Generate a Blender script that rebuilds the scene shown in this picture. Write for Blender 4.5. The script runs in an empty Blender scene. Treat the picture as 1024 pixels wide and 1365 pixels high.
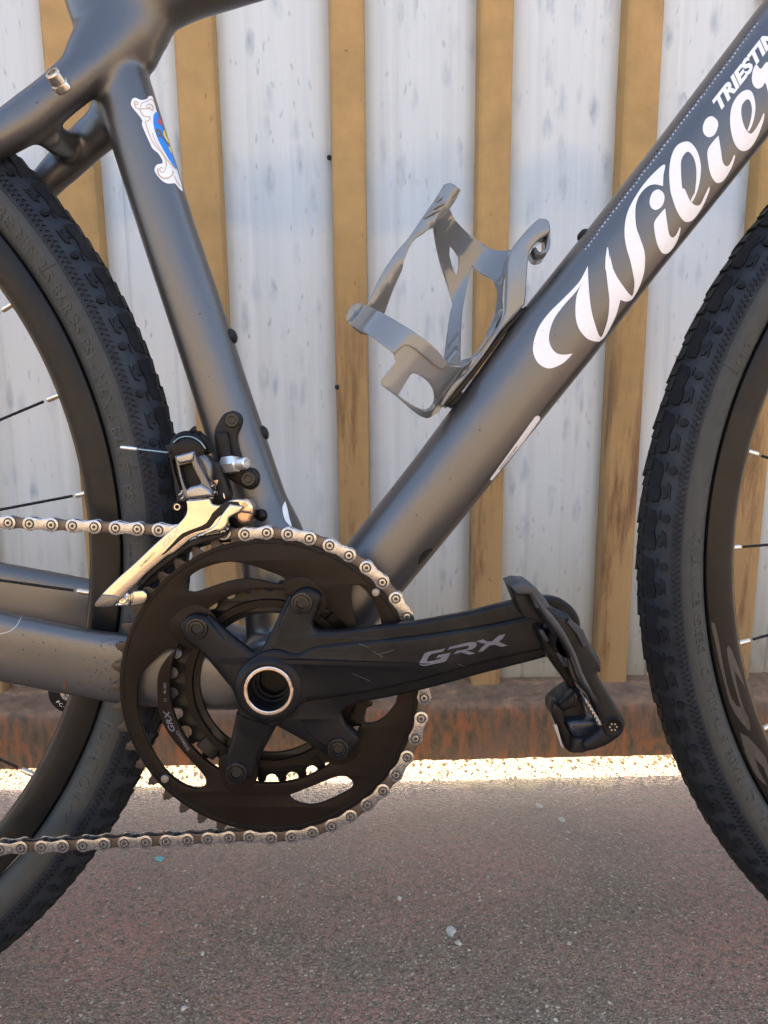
import bpy, bmesh, math, random
from mathutils import Vector, Matrix, noise
from mathutils.geometry import delaunay_2d_cdt
from mathutils.bvhtree import BVHTree
random.seed(7)
PI = math.pi
S = bpy.context.scene
C = S.collection

# ------------------------------------------------------------------ camera
F, CX, CY = 1025.0, 512.0, 682.5          # pinhole of the photograph
HCAM = 0.4765
up = Vector((-46 / F, (5877 - CY) / F, 1)).normalized()
fw = Vector((0, 0, -1))
yw = (fw - up * fw.dot(up)).normalized()
xw = yw.cross(up)
RC = Matrix((xw, yw, up))                 # world from camera
cam_d = bpy.data.cameras.new('camera')
cam = bpy.data.objects.new('camera', cam_d)
C.objects.link(cam)
cam_d.sensor_fit = 'VERTICAL'
cam_d.sensor_height = 36.0
cam_d.lens = 36.0 * F / 1365.0
cam_d.clip_start = 0.02
cam_d.clip_end = 500
cam.matrix_world = Matrix.Translation((0, 0, HCAM)) @ RC.to_4x4()
S.camera = cam
cam_d.dof.use_dof = True
cam_d.dof.focus_distance = 0.47
cam_d.dof.aperture_fstop = 45.0

# ------------------------------------------------------------------ light
SUN_EL, SUN_AZ = math.radians(35), math.radians(4)    # azimuth from +Y (behind the gate) towards +X
world = bpy.data.worlds.new('World')
S.world = world
world.use_nodes = True
nt = world.node_tree
sky = nt.nodes.new('ShaderNodeTexSky')
sky.sky_type = 'NISHITA'
sky.sun_disc = False
sky.sun_elevation = SUN_EL
sky.sun_rotation = SUN_AZ
sky.dust_density = 4.0
sky.ozone_density = 0.5
bg = nt.nodes['Background']
bg.inputs['Strength'].default_value = 0.15
nt.links.new(sky.outputs[0], bg.inputs[0])
sd = bpy.data.lights.new('sun', 'SUN')
sd.energy = 3.2
sd.angle = math.radians(0.53)
sd.color = (1.0, 0.88, 0.70)
sun = bpy.data.objects.new('sun', sd)
C.objects.link(sun)
sdir = Vector((math.sin(SUN_AZ) * math.cos(SUN_EL), math.cos(SUN_AZ) * math.cos(SUN_EL), math.sin(SUN_EL)))
sun.rotation_euler = sdir.to_track_quat('Z', 'Y').to_euler()
sun.location = (0, 3, 4)
S.view_settings.view_transform = 'Standard'
S.view_settings.look = 'None'
S.view_settings.exposure = 2.42
S.view_settings.gamma = 1
S.view_settings.use_curve_mapping = False

# ------------------------------------------------------------------ materials
def newmat(name):
    m = bpy.data.materials.new(name)
    m.use_nodes = True
    return m, m.node_tree, m.node_tree.nodes['Principled BSDF']

def N(t, kind, **kw):
    n = t.nodes.new(kind)
    for k, v in kw.items():
        if isinstance(k, str) and hasattr(n, k):
            setattr(n, k, v)
    return n

def setin(n, **kw):
    for k, v in kw.items():
        n.inputs[k.replace('_', ' ')].default_value = v

def c4(c): return (c[0], c[1], c[2], 1)

def ramp(t, src, stops, interp='LINEAR'):
    r = t.nodes.new('ShaderNodeValToRGB')
    r.color_ramp.interpolation = interp
    e = r.color_ramp.elements
    while len(e) < len(stops): e.new(0.5)
    for i, (p, c) in enumerate(stops):
        e[i].position = p
        e[i].color = c4(c) if not isinstance(c, (int, float)) else (c, c, c, 1)
    t.links.new(src, r.inputs[0])
    return r.outputs[0]

def mixc(t, fac, a, b, mode='MIX'):
    m = t.nodes.new('ShaderNodeMix')
    m.data_type = 'RGBA'
    m.blend_type = mode
    for sock, val in ((m.inputs[0], fac), (m.inputs[6], a), (m.inputs[7], b)):
        if hasattr(val, 'is_output'): t.links.new(val, sock)
        elif isinstance(val, (int, float)): sock.default_value = val
        else: sock.default_value = c4(val)
    return m.outputs[2]

def coords(t, scale=(1, 1, 1), kind='Object'):
    tc = t.nodes.new('ShaderNodeTexCoord')
    mp = t.nodes.new('ShaderNodeMapping')
    mp.inputs['Scale'].default_value = scale
    t.links.new(tc.outputs[kind], mp.inputs[0])
    return mp.outputs[0]

def noi(t, co, scale, detail=4, rough=0.5, dist=0.0):
    n = t.nodes.new('ShaderNodeTexNoise')
    t.links.new(co, n.inputs['Vector'])
    n.inputs['Scale'].default_value = scale
    n.inputs['Detail'].default_value = detail
    n.inputs['Roughness'].default_value = rough
    n.inputs['Distortion'].default_value = dist
    return n.outputs['Fac']

def vor(t, co, scale, feature='F1', out='Distance', rand=1.0):
    n = t.nodes.new('ShaderNodeTexVoronoi')
    n.feature = feature
    t.links.new(co, n.inputs['Vector'])
    n.inputs['Scale'].default_value = scale
    n.inputs['Randomness'].default_value = rand
    return n.outputs[out]

def bump(t, b, h, strength=0.3, dist=0.001, nrm=None):
    n = t.nodes.new('ShaderNodeBump')
    n.inputs['Strength'].default_value = strength
    n.inputs['Distance'].default_value = dist
    t.links.new(h, n.inputs['Height'])
    if nrm is not None: t.links.new(nrm, n.inputs['Normal'])
    if b is not None: t.links.new(n.outputs[0], b.inputs['Normal'])
    return n.outputs[0]

def simple(name, col, rough=0.5, metal=0.0, var=0.12, vscale=60, rvar=0.08, bmp=0.0, bscale=900, coat=0.0, dust=0.0, dustcol=(0.25, 0.21, 0.17), spec=0.5):
    m, t, b = newmat(name)
    co = coords(t)
    n1 = noi(t, co, vscale, 5, 0.6)
    dark = tuple(x * (1 - var) for x in col)
    lite = tuple(min(1, x * (1 + var)) for x in col)
    colo = ramp(t, n1, [(0.3, dark), (0.7, lite)])
    if dust > 0:
        n3 = noi(t, co, 35, 8, 0.7, 0.4)
        df = ramp(t, n3, [(0.45, 0.0), (0.75, dust)])
        colo = mixc(t, df, colo, dustcol)
    t.links.new(colo, b.inputs['Base Color'])
    n2 = noi(t, co, vscale * 2.3, 5, 0.6)
    ro = ramp(t, n2, [(0.3, max(0.02, rough - rvar)), (0.7, min(1, rough + rvar))])
    t.links.new(ro, b.inputs['Roughness'])
    b.inputs['Metallic'].default_value = metal
    b.inputs['Coat Weight'].default_value = coat
    b.inputs['Coat Roughness'].default_value = 0.12
    b.inputs['Specular IOR Level'].default_value = spec
    if bmp > 0:
        bump(t, b, noi(t, co, bscale, 3, 0.6), bmp, 0.0004)
    return m

M = {}
M['frame'] = simple('satin_grey_paint', (0.122, 0.121, 0.120), 0.33, 0.75, 0.05, 900, 0.03, 0.10, 5000, dust=0.10, dustcol=(0.2, 0.17, 0.14))
def frame_dirt():
    m = M['frame']; t = m.node_tree; b = t.nodes['Principled BSDF']
    src = b.inputs['Base Color'].links[0].from_socket
    co = coords(t)
    a = noi(t, co, 420, 6, 0.75)
    sp = ramp(t, a, [(0.62, 0.0), (0.72, 0.7)])
    big = ramp(t, noi(t, co, 9, 3, 0.5), [(0.48, 0.0), (0.62, 1.0)])
    mul = N(t, 'ShaderNodeMath', operation='MULTIPLY')
    t.links.new(sp, mul.inputs[0]); t.links.new(big, mul.inputs[1])
    t.links.new(mixc(t, mul.outputs[0], src, (0.05, 0.04, 0.032)), b.inputs['Base Color'])
frame_dirt()
M['white'] = simple('white_vinyl', (0.78, 0.79, 0.80), 0.32, 0.0, 0.03, 200)
M['gold'] = simple('gold_print', (0.55, 0.38, 0.2), 0.4)
M['blue'] = simple('blue_print', (0.01, 0.22, 0.75), 0.35, var=0.02)
M['red'] = simple('red_print', (0.5, 0.06, 0.1), 0.35)
M['yellow'] = simple('yellow_print', (0.85, 0.72, 0.03), 0.35, var=0.03)
M['greyprint'] = simple('grey_print', (0.1, 0.1, 0.1), 0.4)
M['black'] = simple('black_plastic', (0.007, 0.007, 0.008), 0.42, 0, 0.2, 90, 0.1, 0.15, 1500, dust=0.06, spec=0.22)
M['blackgloss'] = simple('black_anodised', (0.007, 0.0065, 0.006), 0.32, 0.2, 0.15, 60, 0.06, 0.05, 1500, dust=0.05, dustcol=(0.16, 0.12, 0.09), spec=0.22)
M['ring'] = simple('bronze_black_chainring', (0.013, 0.009, 0.0065), 0.36, 0.2, 0.15, 40, 0.08, 0.05, 1500, dust=0.03, dustcol=(0.14, 0.10, 0.065), spec=0.14)
M['toothmat'] = simple('oily_tooth_steel', (0.05, 0.04, 0.032), 0.45, 0.5, 0.4, 200, 0.12, 0.3, 1500, dust=0.3, dustcol=(0.14, 0.11, 0.08))
M['crank'] = simple('satin_black_crank', (0.007, 0.0075, 0.009), 0.38, 0.25, 0.15, 50, 0.07, 0.06, 2500, dust=0.05, spec=0.22)
M['greylogo'] = simple('grey_logo_print', (0.11, 0.11, 0.135), 0.45)
M['rubber'] = simple('tread_rubber', (0.008, 0.0095, 0.012), 0.62, 0, 0.25, 120, 0.1, 0.25, 1200, dust=0.12, dustcol=(0.09, 0.10, 0.11), spec=0.22)
M['treadbase'] = simple('dusty_tread_base', (0.014, 0.018, 0.025), 0.6, 0, 0.3, 90, 0.1, 0.2, 900, dust=0.35, dustcol=(0.045, 0.054, 0.066), spec=0.3)
M['boltmat'] = simple('dark_steel_bolt', (0.028, 0.028, 0.03), 0.28, 0.8)
M['sidewall'] = simple('grey_sidewall_rubber', (0.024, 0.027, 0.025), 0.6, 0, 0.12, 60, 0.08, 0.2, 900, dust=0.1, dustcol=(0.08, 0.08, 0.075))
M['sidetext'] = simple('raised_sidewall_text', (0.027, 0.03, 0.028), 0.45)
M['rim'] = simple('dark_carbon_rim', (0.010, 0.0095, 0.009), 0.34, 0.1, 0.12, 50, 0.06, dust=0.08, dustcol=(0.10, 0.08, 0.06), spec=0.22)
M['rimdecal'] = simple('grey_rim_print', (0.045, 0.04, 0.035), 0.45)
M['steel'] = simple('brushed_steel', (0.52, 0.50, 0.47), 0.30, 0.95, 0.12, 150, 0.1, 0.1, 2000)
M['chain'] = simple('worn_chain_steel', (0.40, 0.40, 0.405), 0.27, 0.95, 0.25, 260, 0.12, 0.15, 2500, dust=0.25, dustcol=(0.16, 0.13, 0.10))
M['chaindark'] = simple('oily_chain_steel', (0.12, 0.10, 0.085), 0.42, 0.85, 0.3, 260, 0.12, 0.15, 2500, dust=0.5, dustcol=(0.05, 0.04, 0.03))
M['chrome'] = simple('polished_cage_metal', (0.50, 0.455, 0.395), 0.09, 1.0, 0.03, 60, 0.05)  # warm tint in this base colour stands in for golden reflections
M['gunmetal'] = simple('grey_alloy', (0.13, 0.128, 0.13), 0.30, 0.85, 0.05, 80, 0.05)
M['copper'] = simple('bronze_pivot', (0.42, 0.30, 0.22), 0.22, 1.0, 0.2, 120, 0.08)
M['nipple'] = simple('nipple_alloy', (0.72, 0.66, 0.55), 0.3, 0.9, 0.1, 200)
M['spoke'] = simple('black_spoke', (0.012, 0.012, 0.013), 0.28, 0.6)
M['cage'] = simple('glossy_grey_cage', (0.155, 0.165, 0.168), 0.09, 0.12, 0.05, 30, 0.05, coat=0.6)
M['cable'] = simple('steel_cable', (0.25, 0.36, 0.38), 0.4, 0.7)
M['alu'] = simple('cable_end_cap', (0.8, 0.8, 0.78), 0.3, 0.8)
M['void'] = simple('dark_bore', (0.004, 0.004, 0.004), 0.6)
M['void2'] = simple('pin_groove_dark', (0.03, 0.024, 0.02), 0.6)  # dark colour draws the grooves and dimples of the chain pins
M['scratch'] = simple('scratched_metal', (0.06, 0.06, 0.06), 0.4)
M['film'] = simple('film_edge', (0.42, 0.46, 0.50), 0.2)
M['filmdark'] = simple('film_dark_edge', (0.045, 0.04, 0.045), 0.3)  # dark dashes of the film's serrated edge

# ------------------------------------------------------------------ object helpers
def link(name, me, mat, parent=None, ang=35):
    o = bpy.data.objects.new(name, me)
    C.objects.link(o)
    if mat is not None and len(me.materials) == 0: me.materials.append(mat)
    if parent is not None: o.parent = parent
    if ang is not None:
        me.shade_smooth()
        me.set_sharp_from_angle(angle=math.radians(ang))
    return o

def mesh(vs, fs):
    me = bpy.data.meshes.new('mesh')
    me.from_pydata([tuple(v) for v in vs], [], fs)
    me.update()
    return me

def fixn(me):
    bm = bmesh.new(); bm.from_mesh(me)
    bmesh.ops.recalc_face_normals(bm, faces=bm.faces)
    bm.to_mesh(me); bm.free()
    return me

def empty(name, parent=None):
    o = bpy.data.objects.new(name, None)
    o.empty_display_size = 0.02
    C.objects.link(o)
    if parent is not None: o.parent = parent
    return o

# ------------------------------------------------------------------ bicycle coordinates (mm; u forward, v up, w towards the drive side)
BETA = math.radians(4.24)
BB = Vector((-68.9, -101.2, -511.4))
U = Vector((1, 0, 0)); V = Vector((0, math.cos(BETA), math.sin(BETA))); W = Vector((0, -math.sin(BETA), math.cos(BETA)))
VB = 278.0
def L(u, v, w): return Vector((u, -w, v + VB)) * 0.001
def PX(px, py, w=0.0):
    d = Vector(((px - CX) / F, -(py - CY) / F, -1))
    t = (w + BB.dot(W)) / d.dot(W)
    p = d * t - BB
    return p.dot(U), p.dot(V)
def P3(px, py, w=0.0):
    u, v = PX(px, py, w)
    return L(u, v, w)
CL = L((-BB).dot(U), (-BB).dot(V), (-BB).dot(W))       # camera seen from the bicycle
def raydir(px, py):
    return (P3(px, py, 0) - CL).normalized()

bike = empty('bicycle')
bike['label'] = 'matte grey gravel bicycle with black crankset leaning by the corrugated gate'
bike['category'] = 'bicycle'
rot = Matrix.Identity(3)
for i, ax in enumerate((U, -W, V)):
    a = RC @ ax
    for j in range(3): rot[j][i] = a[j]
bike.matrix_world = Matrix.Translation(Vector((0, 0, HCAM)) + RC @ ((BB - V * VB) * 0.001)) @ rot.to_4x4()

def sm(pts, k=5, closed=True):
    out = []; n = len(pts)
    rng = range(n) if closed else range(n - 1)
    for i in rng:
        g = lambda j: Vector(pts[j % n]) if closed else Vector(pts[min(max(j, 0), n - 1)])
        a, b, c, d = g(i - 1), g(i), g(i + 1), g(i + 2)
        for q in range(k):
            t = q / k
            out.append(0.5 * ((2 * b) + (c - a) * t + (2 * a - 5 * b + 4 * c - d) * t * t + (3 * b - a - 3 * c + d) * t ** 3))
    if not closed: out.append(Vector(pts[-1]))
    return out

def Z(pts, ox, oy, s):                # zoomed-crop coordinates to photograph pixels
    return [(ox + x / s, oy + y / s) for x, y in pts]

DG = None
def evalmesh(o):
    dg = bpy.context.evaluated_depsgraph_get()
    dg.update()
    me = bpy.data.meshes.new_from_object(o.evaluated_get(dg), depsgraph=dg)
    return me

def flat_solid(loops, th, bev, res=2):
    """2D loops (mm) filled and extruded; returns mesh in (x,y,z) with z in [-th,0]"""
    cu = bpy.data.curves.new('c', 'CURVE')
    cu.dimensions = '2D'; cu.fill_mode = 'BOTH'
    cu.bevel_depth = bev; cu.bevel_resolution = res; cu.extrude = max(0.001, th / 2 - bev); cu.offset = -bev
    for lp in loops:
        sp = cu.splines.new('POLY')
        sp.points.add(len(lp) - 1)
        for i, p in enumerate(lp): sp.points[i].co = (p[0], p[1], 0, 1)
        sp.use_cyclic_u = True
    o = bpy.data.objects.new('tmp', cu)
    C.objects.link(o)
    me = evalmesh(o)
    bpy.data.objects.remove(o); bpy.data.curves.remove(cu)
    for v in me.vertices: v.co.z -= th / 2
    return me

def plate(name, loops, w, th, mat, parent, bev=0.5, px=True, dw=None, res=2, ang=30, weld=True):
    """loops in photo pixels at lateral w (front face), thickness th going away; dw(u,v) shifts w"""
    L2 = []
    for lp in loops:
        q = []
        for p in lp:
            if px:
                ww = w; u, v = PX(p[0], p[1], ww)
                if dw:
                    for _ in range(3):
                        ww = w + dw(u, v); u, v = PX(p[0], p[1], ww)
                q.append((u, v))
            else: q.append((p[0], p[1]))
        L2.append(q)
    me = flat_solid(L2, th, bev, res)
    for v in me.vertices:
        a, b, c = v.co
        ww = w + c + (dw(a, b) if dw else 0)
        v.co = L(a, b, ww)
    me.materials.clear()
    bm = bmesh.new(); bm.from_mesh(me)
    bmesh.ops.remove_doubles(bm, verts=bm.verts, dist=1e-6)
    bmesh.ops.recalc_face_normals(bm, faces=bm.faces)
    bm.to_mesh(me); bm.free()
    return link(name, me, mat, parent, ang)

def lathe(prof, n=32):
    """prof [(r,h)] around +z, mm -> vs, fs (local, mm)"""
    vs, fs = [], []
    for r, h in prof:
        for i in range(n):
            a = 2 * PI * i / n
            vs.append((r * math.cos(a), r * math.sin(a), h))
    for j in range(len(prof) - 1):
        for i in range(n):
            k = (i + 1) % n
            fs.append((j * n + i, j * n + k, (j + 1) * n + k, (j + 1) * n + i))
    return vs, fs

def lathe_w(name, prof, u, v, w, mat, parent, n=32, ang=35, axis=None):
    """turned piece whose axis is the bicycle's lateral axis (or axis given as (u,v,w) direction)"""
    vs, fs = lathe(prof, n)
    ax = Vector(axis).normalized() if axis else Vector((0, 0, 1))
    q = Vector((0, 0, 1)).rotation_difference(ax)
    out = []
    for p in vs:
        r = q @ Vector(p)
        out.append(L(u + r.x, v + r.y, w + r.z))
    return link(name, fixn(mesh(out, fs)), mat, parent, ang)

def sweep_data(path, sec, n=20):
    """path [(u,v,w)], sec [(a,b,e)] : a in-plane half size, b lateral half size, e superellipse exponent"""
    vs, fs = [], []
    P = [Vector(p) for p in path]
    for i, p in enumerate(P):
        t = (P[min(i + 1, len(P) - 1)] - P[max(i - 1, 0)]).normalized()
        wv = Vector((0, 0, 1)); wv = (wv - t * wv.dot(t)).normalized()
        nv = wv.cross(t)
        a, b, e = sec[i] if isinstance(sec, list) else sec
        for k in range(n):
            th = 2 * PI * k / n
            c, s = math.cos(th), math.sin(th)
            x = a * math.copysign(abs(c) ** (2 / e), c); y = b * math.copysign(abs(s) ** (2 / e), s)
            q = p + nv * x + wv * y
            vs.append(L(q.x, q.y, q.z))
    m = len(P)
    for i in range(m - 1):
        for k in range(n):
            k2 = (k + 1) % n
            fs.append((i * n + k, i * n + k2, (i + 1) * n + k2, (i + 1) * n + k))
    fs.append(tuple(range(n - 1, -1, -1)))
    fs.append(tuple(range((m - 1) * n, m * n)))
    return vs, fs

def sweep(name, path, sec, mat, parent, n=20, ang=40):
    vs, fs = sweep_data(path, sec, n)
    return link(name, fixn(mesh(vs, fs)), mat, parent, ang)

def tube3(name, pts, r, mat, parent, n=10, ang=60):
    """round tube through local points"""
    vs, fs = [], []
    P = [Vector(p) for p in pts]
    ref = Vector((0, 0, 1)) if abs((P[-1] - P[0]).normalized().z) < 0.9 else Vector((1, 0, 0))
    for i, p in enumerate(P):
        t = (P[min(i + 1, len(P) - 1)] - P[max(i - 1, 0)]).normalized()
        a = (ref - t * ref.dot(t)).normalized(); b = t.cross(a)
        rr = r[i] if isinstance(r, (list, tuple)) else r
        for k in range(n):
            th = 2 * PI * k / n
            vs.append(p + (a * math.cos(th) + b * math.sin(th)) * rr)
    m = len(P)
    for i in range(m - 1):
        for k in range(n):
            k2 = (k + 1) % n
            fs.append((i * n + k, i * n + k2, (i + 1) * n + k2, (i + 1) * n + k))
    fs.append(tuple(range(n - 1, -1, -1))); fs.append(tuple(range((m - 1) * n, m * n)))
    return link(name, fixn(mesh(vs, fs)), mat, parent, ang)

def inside(p, loops):
    x, y = p; c = False
    for lp in loops:
        n = len(lp); j = n - 1
        for i in range(n):
            xi, yi = lp[i]; xj, yj = lp[j]
            if (yi > y) != (yj > y) and x < (xj - xi) * (y - yi) / (yj - yi) + xi: c = not c
            j = i
    return c

def resample(lp, d):
    out = []
    for i in range(len(lp)):
        a = Vector(lp[i]); b = Vector(lp[(i + 1) % len(lp)])
        k = max(1, int((b - a).length / d))
        for q in range(k): out.append(tuple(a.lerp(b, q / k)))
    return out

def tri_fill(loops, sp):
    loops = [resample([tuple(p) for p in lp], sp) for lp in loops]
    pts, ed = [], []
    for lp in loops:
        s = len(pts)
        pts += lp
        ed += [(s + i, s + (i + 1) % len(lp)) for i in range(len(lp))]
    bset = [Vector(p) for p in pts]
    x0 = min(p[0] for p in pts); x1 = max(p[0] for p in pts); y0 = min(p[1] for p in pts); y1 = max(p[1] for p in pts)
    y = y0 + sp * 0.5; row = 0
    while y < y1:
        x = x0 + sp * (0.5 if row % 2 else 1.0)
        while x < x1:
            if inside((x, y), loops) and min((x - b.x) ** 2 + (y - b.y) ** 2 for b in bset) > (0.4 * sp) ** 2:
                pts.append((x, y))
            x += sp
        y += sp * 0.87; row += 1
    r = delaunay_2d_cdt([Vector(p) for p in pts], ed, [], 0, 1e-5)
    vs, fs = r[0], r[2]
    out = []
    for f in fs:
        c = sum((vs[i] for i in f), Vector((0, 0))) / len(f)
        if inside((c.x, c.y), loops): out.append(tuple(f))
    return vs, out

def sheet(name, loops, sp, mapf, mat, parent, thick=0, ang=40):
    vs, fs = tri_fill(loops, sp)
    me = mesh([mapf(v.x, v.y) for v in vs], fs)
    # face the camera
    bm = bmesh.new(); bm.from_mesh(me)
    bmesh.ops.remove_doubles(bm, verts=bm.verts, dist=1e-7)
    bm.normal_update()
    lv = [v for v in bm.verts if not v.link_faces]
    bmesh.ops.delete(bm, geom=lv, context='VERTS')
    flip = [f for f in bm.faces if f.normal.dot(CL - f.calc_center_median()) < 0]
    if len(flip) > len(bm.faces) / 2: bmesh.ops.reverse_faces(bm, faces=bm.faces)
    bm.to_mesh(me); bm.free()
    o = link(name, me, mat, parent, ang)
    if thick:
        md = o.modifiers.new('s', 'SOLIDIFY'); md.thickness = thick; md.offset = 0; md.use_even_offset = False
        bv = o.modifiers.new('b', 'BEVEL'); bv.width = min(0.0006, thick * 0.3); bv.segments = 2; bv.limit_method = 'ANGLE'; bv.angle_limit = math.radians(60)
        me2 = evalmesh(o)
        o.modifiers.clear(); o.data = me2
        me2.shade_smooth(); me2.set_sharp_from_angle(angle=math.radians(ang))
    return o

def raymap(bvh, off=0.00018):
    def f(px, py):
        for k in range(14):
            h = bvh.ray_cast(CL, raydir(px, py))
            if h[0] is not None and h[1].dot(CL - h[0]) > 0: return h[0] + h[1] * off
            # slide towards the surface
            q = bvh.find_nearest(P3(px, py, 0))
            loc = q[0]
            # local point back to pixels
            rel = (loc - CL)
            px += (-0.7 if slide[0] == 'L' else 0.7 if slide[0] == 'R' else 0); py += (-0.9 if slide[0] == 'R2' else 0)
            if slide[0] == 'R2': px -= 0.7
        return q[0] + q[1] * off
    return f
slide = ['L']

def text2d(s, size=1.0, shear=0.0, spacing=1.0):
    cu = bpy.data.curves.new('t', 'FONT')
    cu.body = s; cu.size = size; cu.shear = shear; cu.space_character = spacing; cu.resolution_u = 3
    o = bpy.data.objects.new('tmp', cu); C.objects.link(o)
    me = evalmesh(o)
    bpy.data.objects.remove(o); bpy.data.curves.remove(cu)
    bm = bmesh.new(); bm.from_mesh(me)
    bmesh.ops.triangulate(bm, faces=bm.faces)
    vs = [v.co.copy() for v in bm.verts]; fs = [[v.index for v in f.verts] for f in bm.faces]
    bm.free(); bpy.data.meshes.remove(me)
    return vs, fs

def bold(vs, k):  # not used for geometry changes, placeholder for weight
    return vs

def text_px(name, s, o, d, h, mapf, mat, parent, shear=0.0, spacing=1.0, wide=1.0, weight=0.0):
    """lettering along direction d (pixels) starting at o, cap height h pixels"""
    cu = bpy.data.curves.new('t', 'FONT')
    cu.body = s; cu.size = 1; cu.shear = shear; cu.space_character = spacing; cu.resolution_u = 3; cu.offset = weight
    ob = bpy.data.objects.new('tmp', cu); C.objects.link(ob)
    me = evalmesh(ob); bpy.data.objects.remove(ob); bpy.data.curves.remove(cu)
    d = Vector(d).normalized(); upv = Vector((d.y, -d.x))
    k = h / 0.70
    bm = bmesh.new(); bm.from_mesh(me)
    bmesh.ops.triangulate(bm, faces=bm.faces)
    for _ in range(3):
        le = [e for e in bm.edges if e.calc_length() * k > 6]
        if not le: break
        bmesh.ops.subdivide_edges(bm, edges=le, cuts=1)
        bmesh.ops.triangulate(bm, faces=bm.faces)
    for v in bm.verts:
        p = Vector(o) + d * (v.co.x * k * wide) + upv * (v.co.y * k)
        v.co = mapf(p.x, p.y)
    bmesh.ops.recalc_face_normals(bm, faces=bm.faces)
    bm.to_mesh(me); bm.free()
    me.materials.clear()
    return link(name, me, mat, parent, 60)

def join_into(o, others):
    """merge mesh objects sharing the same local frame into o (no bpy.ops)"""
    bm = bmesh.new(); bm.from_mesh(o.data)
    for q in others:
        bm.from_mesh(q.data)
    bm.to_mesh(o.data); bm.free()
    for q in others: bpy.data.objects.remove(q)
    o.data.shade_smooth(); o.data.set_sharp_from_angle(angle=math.radians(40))
    return o

# ================================================================== GROUND
def wray(px, py):
    return RC @ Vector(((px - CX) / F, -(py - CY) / F, -1))
def ghit(px, py, z=0.0):
    d = wray(px, py); t = (z - HCAM) / d.z
    return Vector((0, 0, HCAM)) + d * t

def asphalt():
    m, t, b = newmat('painted_asphalt')
    co = coords(t, kind='Object')
    warp = N(t, 'ShaderNodeVectorMath', operation='MULTIPLY_ADD')
    nzt = N(t, 'ShaderNodeTexNoise'); nzt.inputs['Scale'].default_value = 300; t.links.new(co, nzt.inputs['Vector'])
    t.links.new(nzt.outputs['Color'], warp.inputs[0]); warp.inputs[1].default_value = (0.0022, 0.0022, 0); t.links.new(co, warp.inputs[2])
    wc_ = warp.outputs[0]
    v1 = vor(t, wc_, 250); cell = vor(t, wc_, 250, out='Color')
    v2 = vor(t, wc_, 520); cell2 = vor(t, wc_, 520, out='Color')
    sep = N(t, 'ShaderNodeSeparateColor'); t.links.new(cell, sep.inputs[0])
    sep2 = N(t, 'ShaderNodeSeparateColor'); t.links.new(cell2, sep2.inputs[0])
    base = ramp(t, noi(t, co, 500, 4, 0.7), [(0.3, (0.095, 0.078, 0.052)), (0.7, (0.23, 0.19, 0.13))])
    chips = ramp(t, sep2.outputs[0], [(0.0, (0.05, 0.042, 0.03)), (0.35, (0.13, 0.11, 0.078)), (0.7, (0.23, 0.197, 0.138)), (0.9, (0.36, 0.31, 0.215)), (1.0, (0.55, 0.49, 0.35))])
    cm = ramp(t, v2, [(0.36, 1.0), (0.62, 0.0)])
    c1 = mixc(t, cm, base, chips)
    big = ramp(t, sep.outputs[0], [(0.0, (0.05, 0.042, 0.03)), (0.4, (0.15, 0.127, 0.09)), (0.75, (0.26, 0.222, 0.156)), (0.95, (0.40, 0.345, 0.235)), (1.0, (0.75, 0.68, 0.5))])
    on = ramp(t, sep.outputs[1], [(0.46, 0.0), (0.50, 1.0)])
    bm_ = ramp(t, v1, [(0.28, 1.0), (0.44, 0.0)])
    mm = N(t, 'ShaderNodeMath', operation='MULTIPLY'); t.links.new(on, mm.inputs[0]); t.links.new(bm_, mm.inputs[1])
    c2 = mixc(t, mm.outputs[0], c1, big)
    # worn pink-red paint, in broken patches between the stones
    f1 = noi(t, co, 4.2, 5, 0.55, 0.3); f2 = noi(t, co, 150, 6, 0.75)
    a = ramp(t, f1, [(0.40, 0.12), (0.62, 0.78)])
    bb = ramp(t, f2, [(0.40, 0.0), (0.56, 1.0)])
    m2 = N(t, 'ShaderNodeMath', operation='MULTIPLY'); t.links.new(a, m2.inputs[0]); t.links.new(bb, m2.inputs[1])
    c3 = mixc(t, m2.outputs[0], c2, (0.42, 0.20, 0.145))
    # paler pinkish band towards the gate: glow of the sunlit strip painted in
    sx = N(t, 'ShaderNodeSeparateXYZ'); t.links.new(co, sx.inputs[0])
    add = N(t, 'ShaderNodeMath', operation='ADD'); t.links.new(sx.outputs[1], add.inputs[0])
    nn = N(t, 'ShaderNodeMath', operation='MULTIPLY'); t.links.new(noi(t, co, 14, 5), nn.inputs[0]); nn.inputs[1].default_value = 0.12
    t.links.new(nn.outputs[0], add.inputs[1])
    glow_z = ramp(t, add.outputs[0], [(0.66, 0.0), (0.82, 0.45)])
    c4_ = mixc(t, glow_z, c3, (0.45, 0.32, 0.25))
    warm_z = ramp(t, add.outputs[0], [(0.845, 0.0), (0.875, 0.75)])  # yellow sand colour where the sun strip falls, painting in its warm light
    c4_ = mixc(t, warm_z, c4_, (0.50, 0.36, 0.17))
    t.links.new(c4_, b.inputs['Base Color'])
    b.inputs['Roughness'].default_value = 0.62
    h1 = ramp(t, v2, [(0.0, 1.0), (0.7, 0.0)]); h2 = ramp(t, v1, [(0.0, 1.0), (0.6, 0.0)])
    hs = N(t, 'ShaderNodeMath', operation='ADD'); t.links.new(h1, hs.inputs[0]); t.links.new(h2, hs.inputs[1])
    bump(t, b, hs.outputs[0], 1.0, 0.0018)
    return m
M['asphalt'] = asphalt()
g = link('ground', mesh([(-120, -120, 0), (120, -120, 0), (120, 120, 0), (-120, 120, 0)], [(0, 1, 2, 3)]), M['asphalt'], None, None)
g['kind'] = 'structure'

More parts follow.
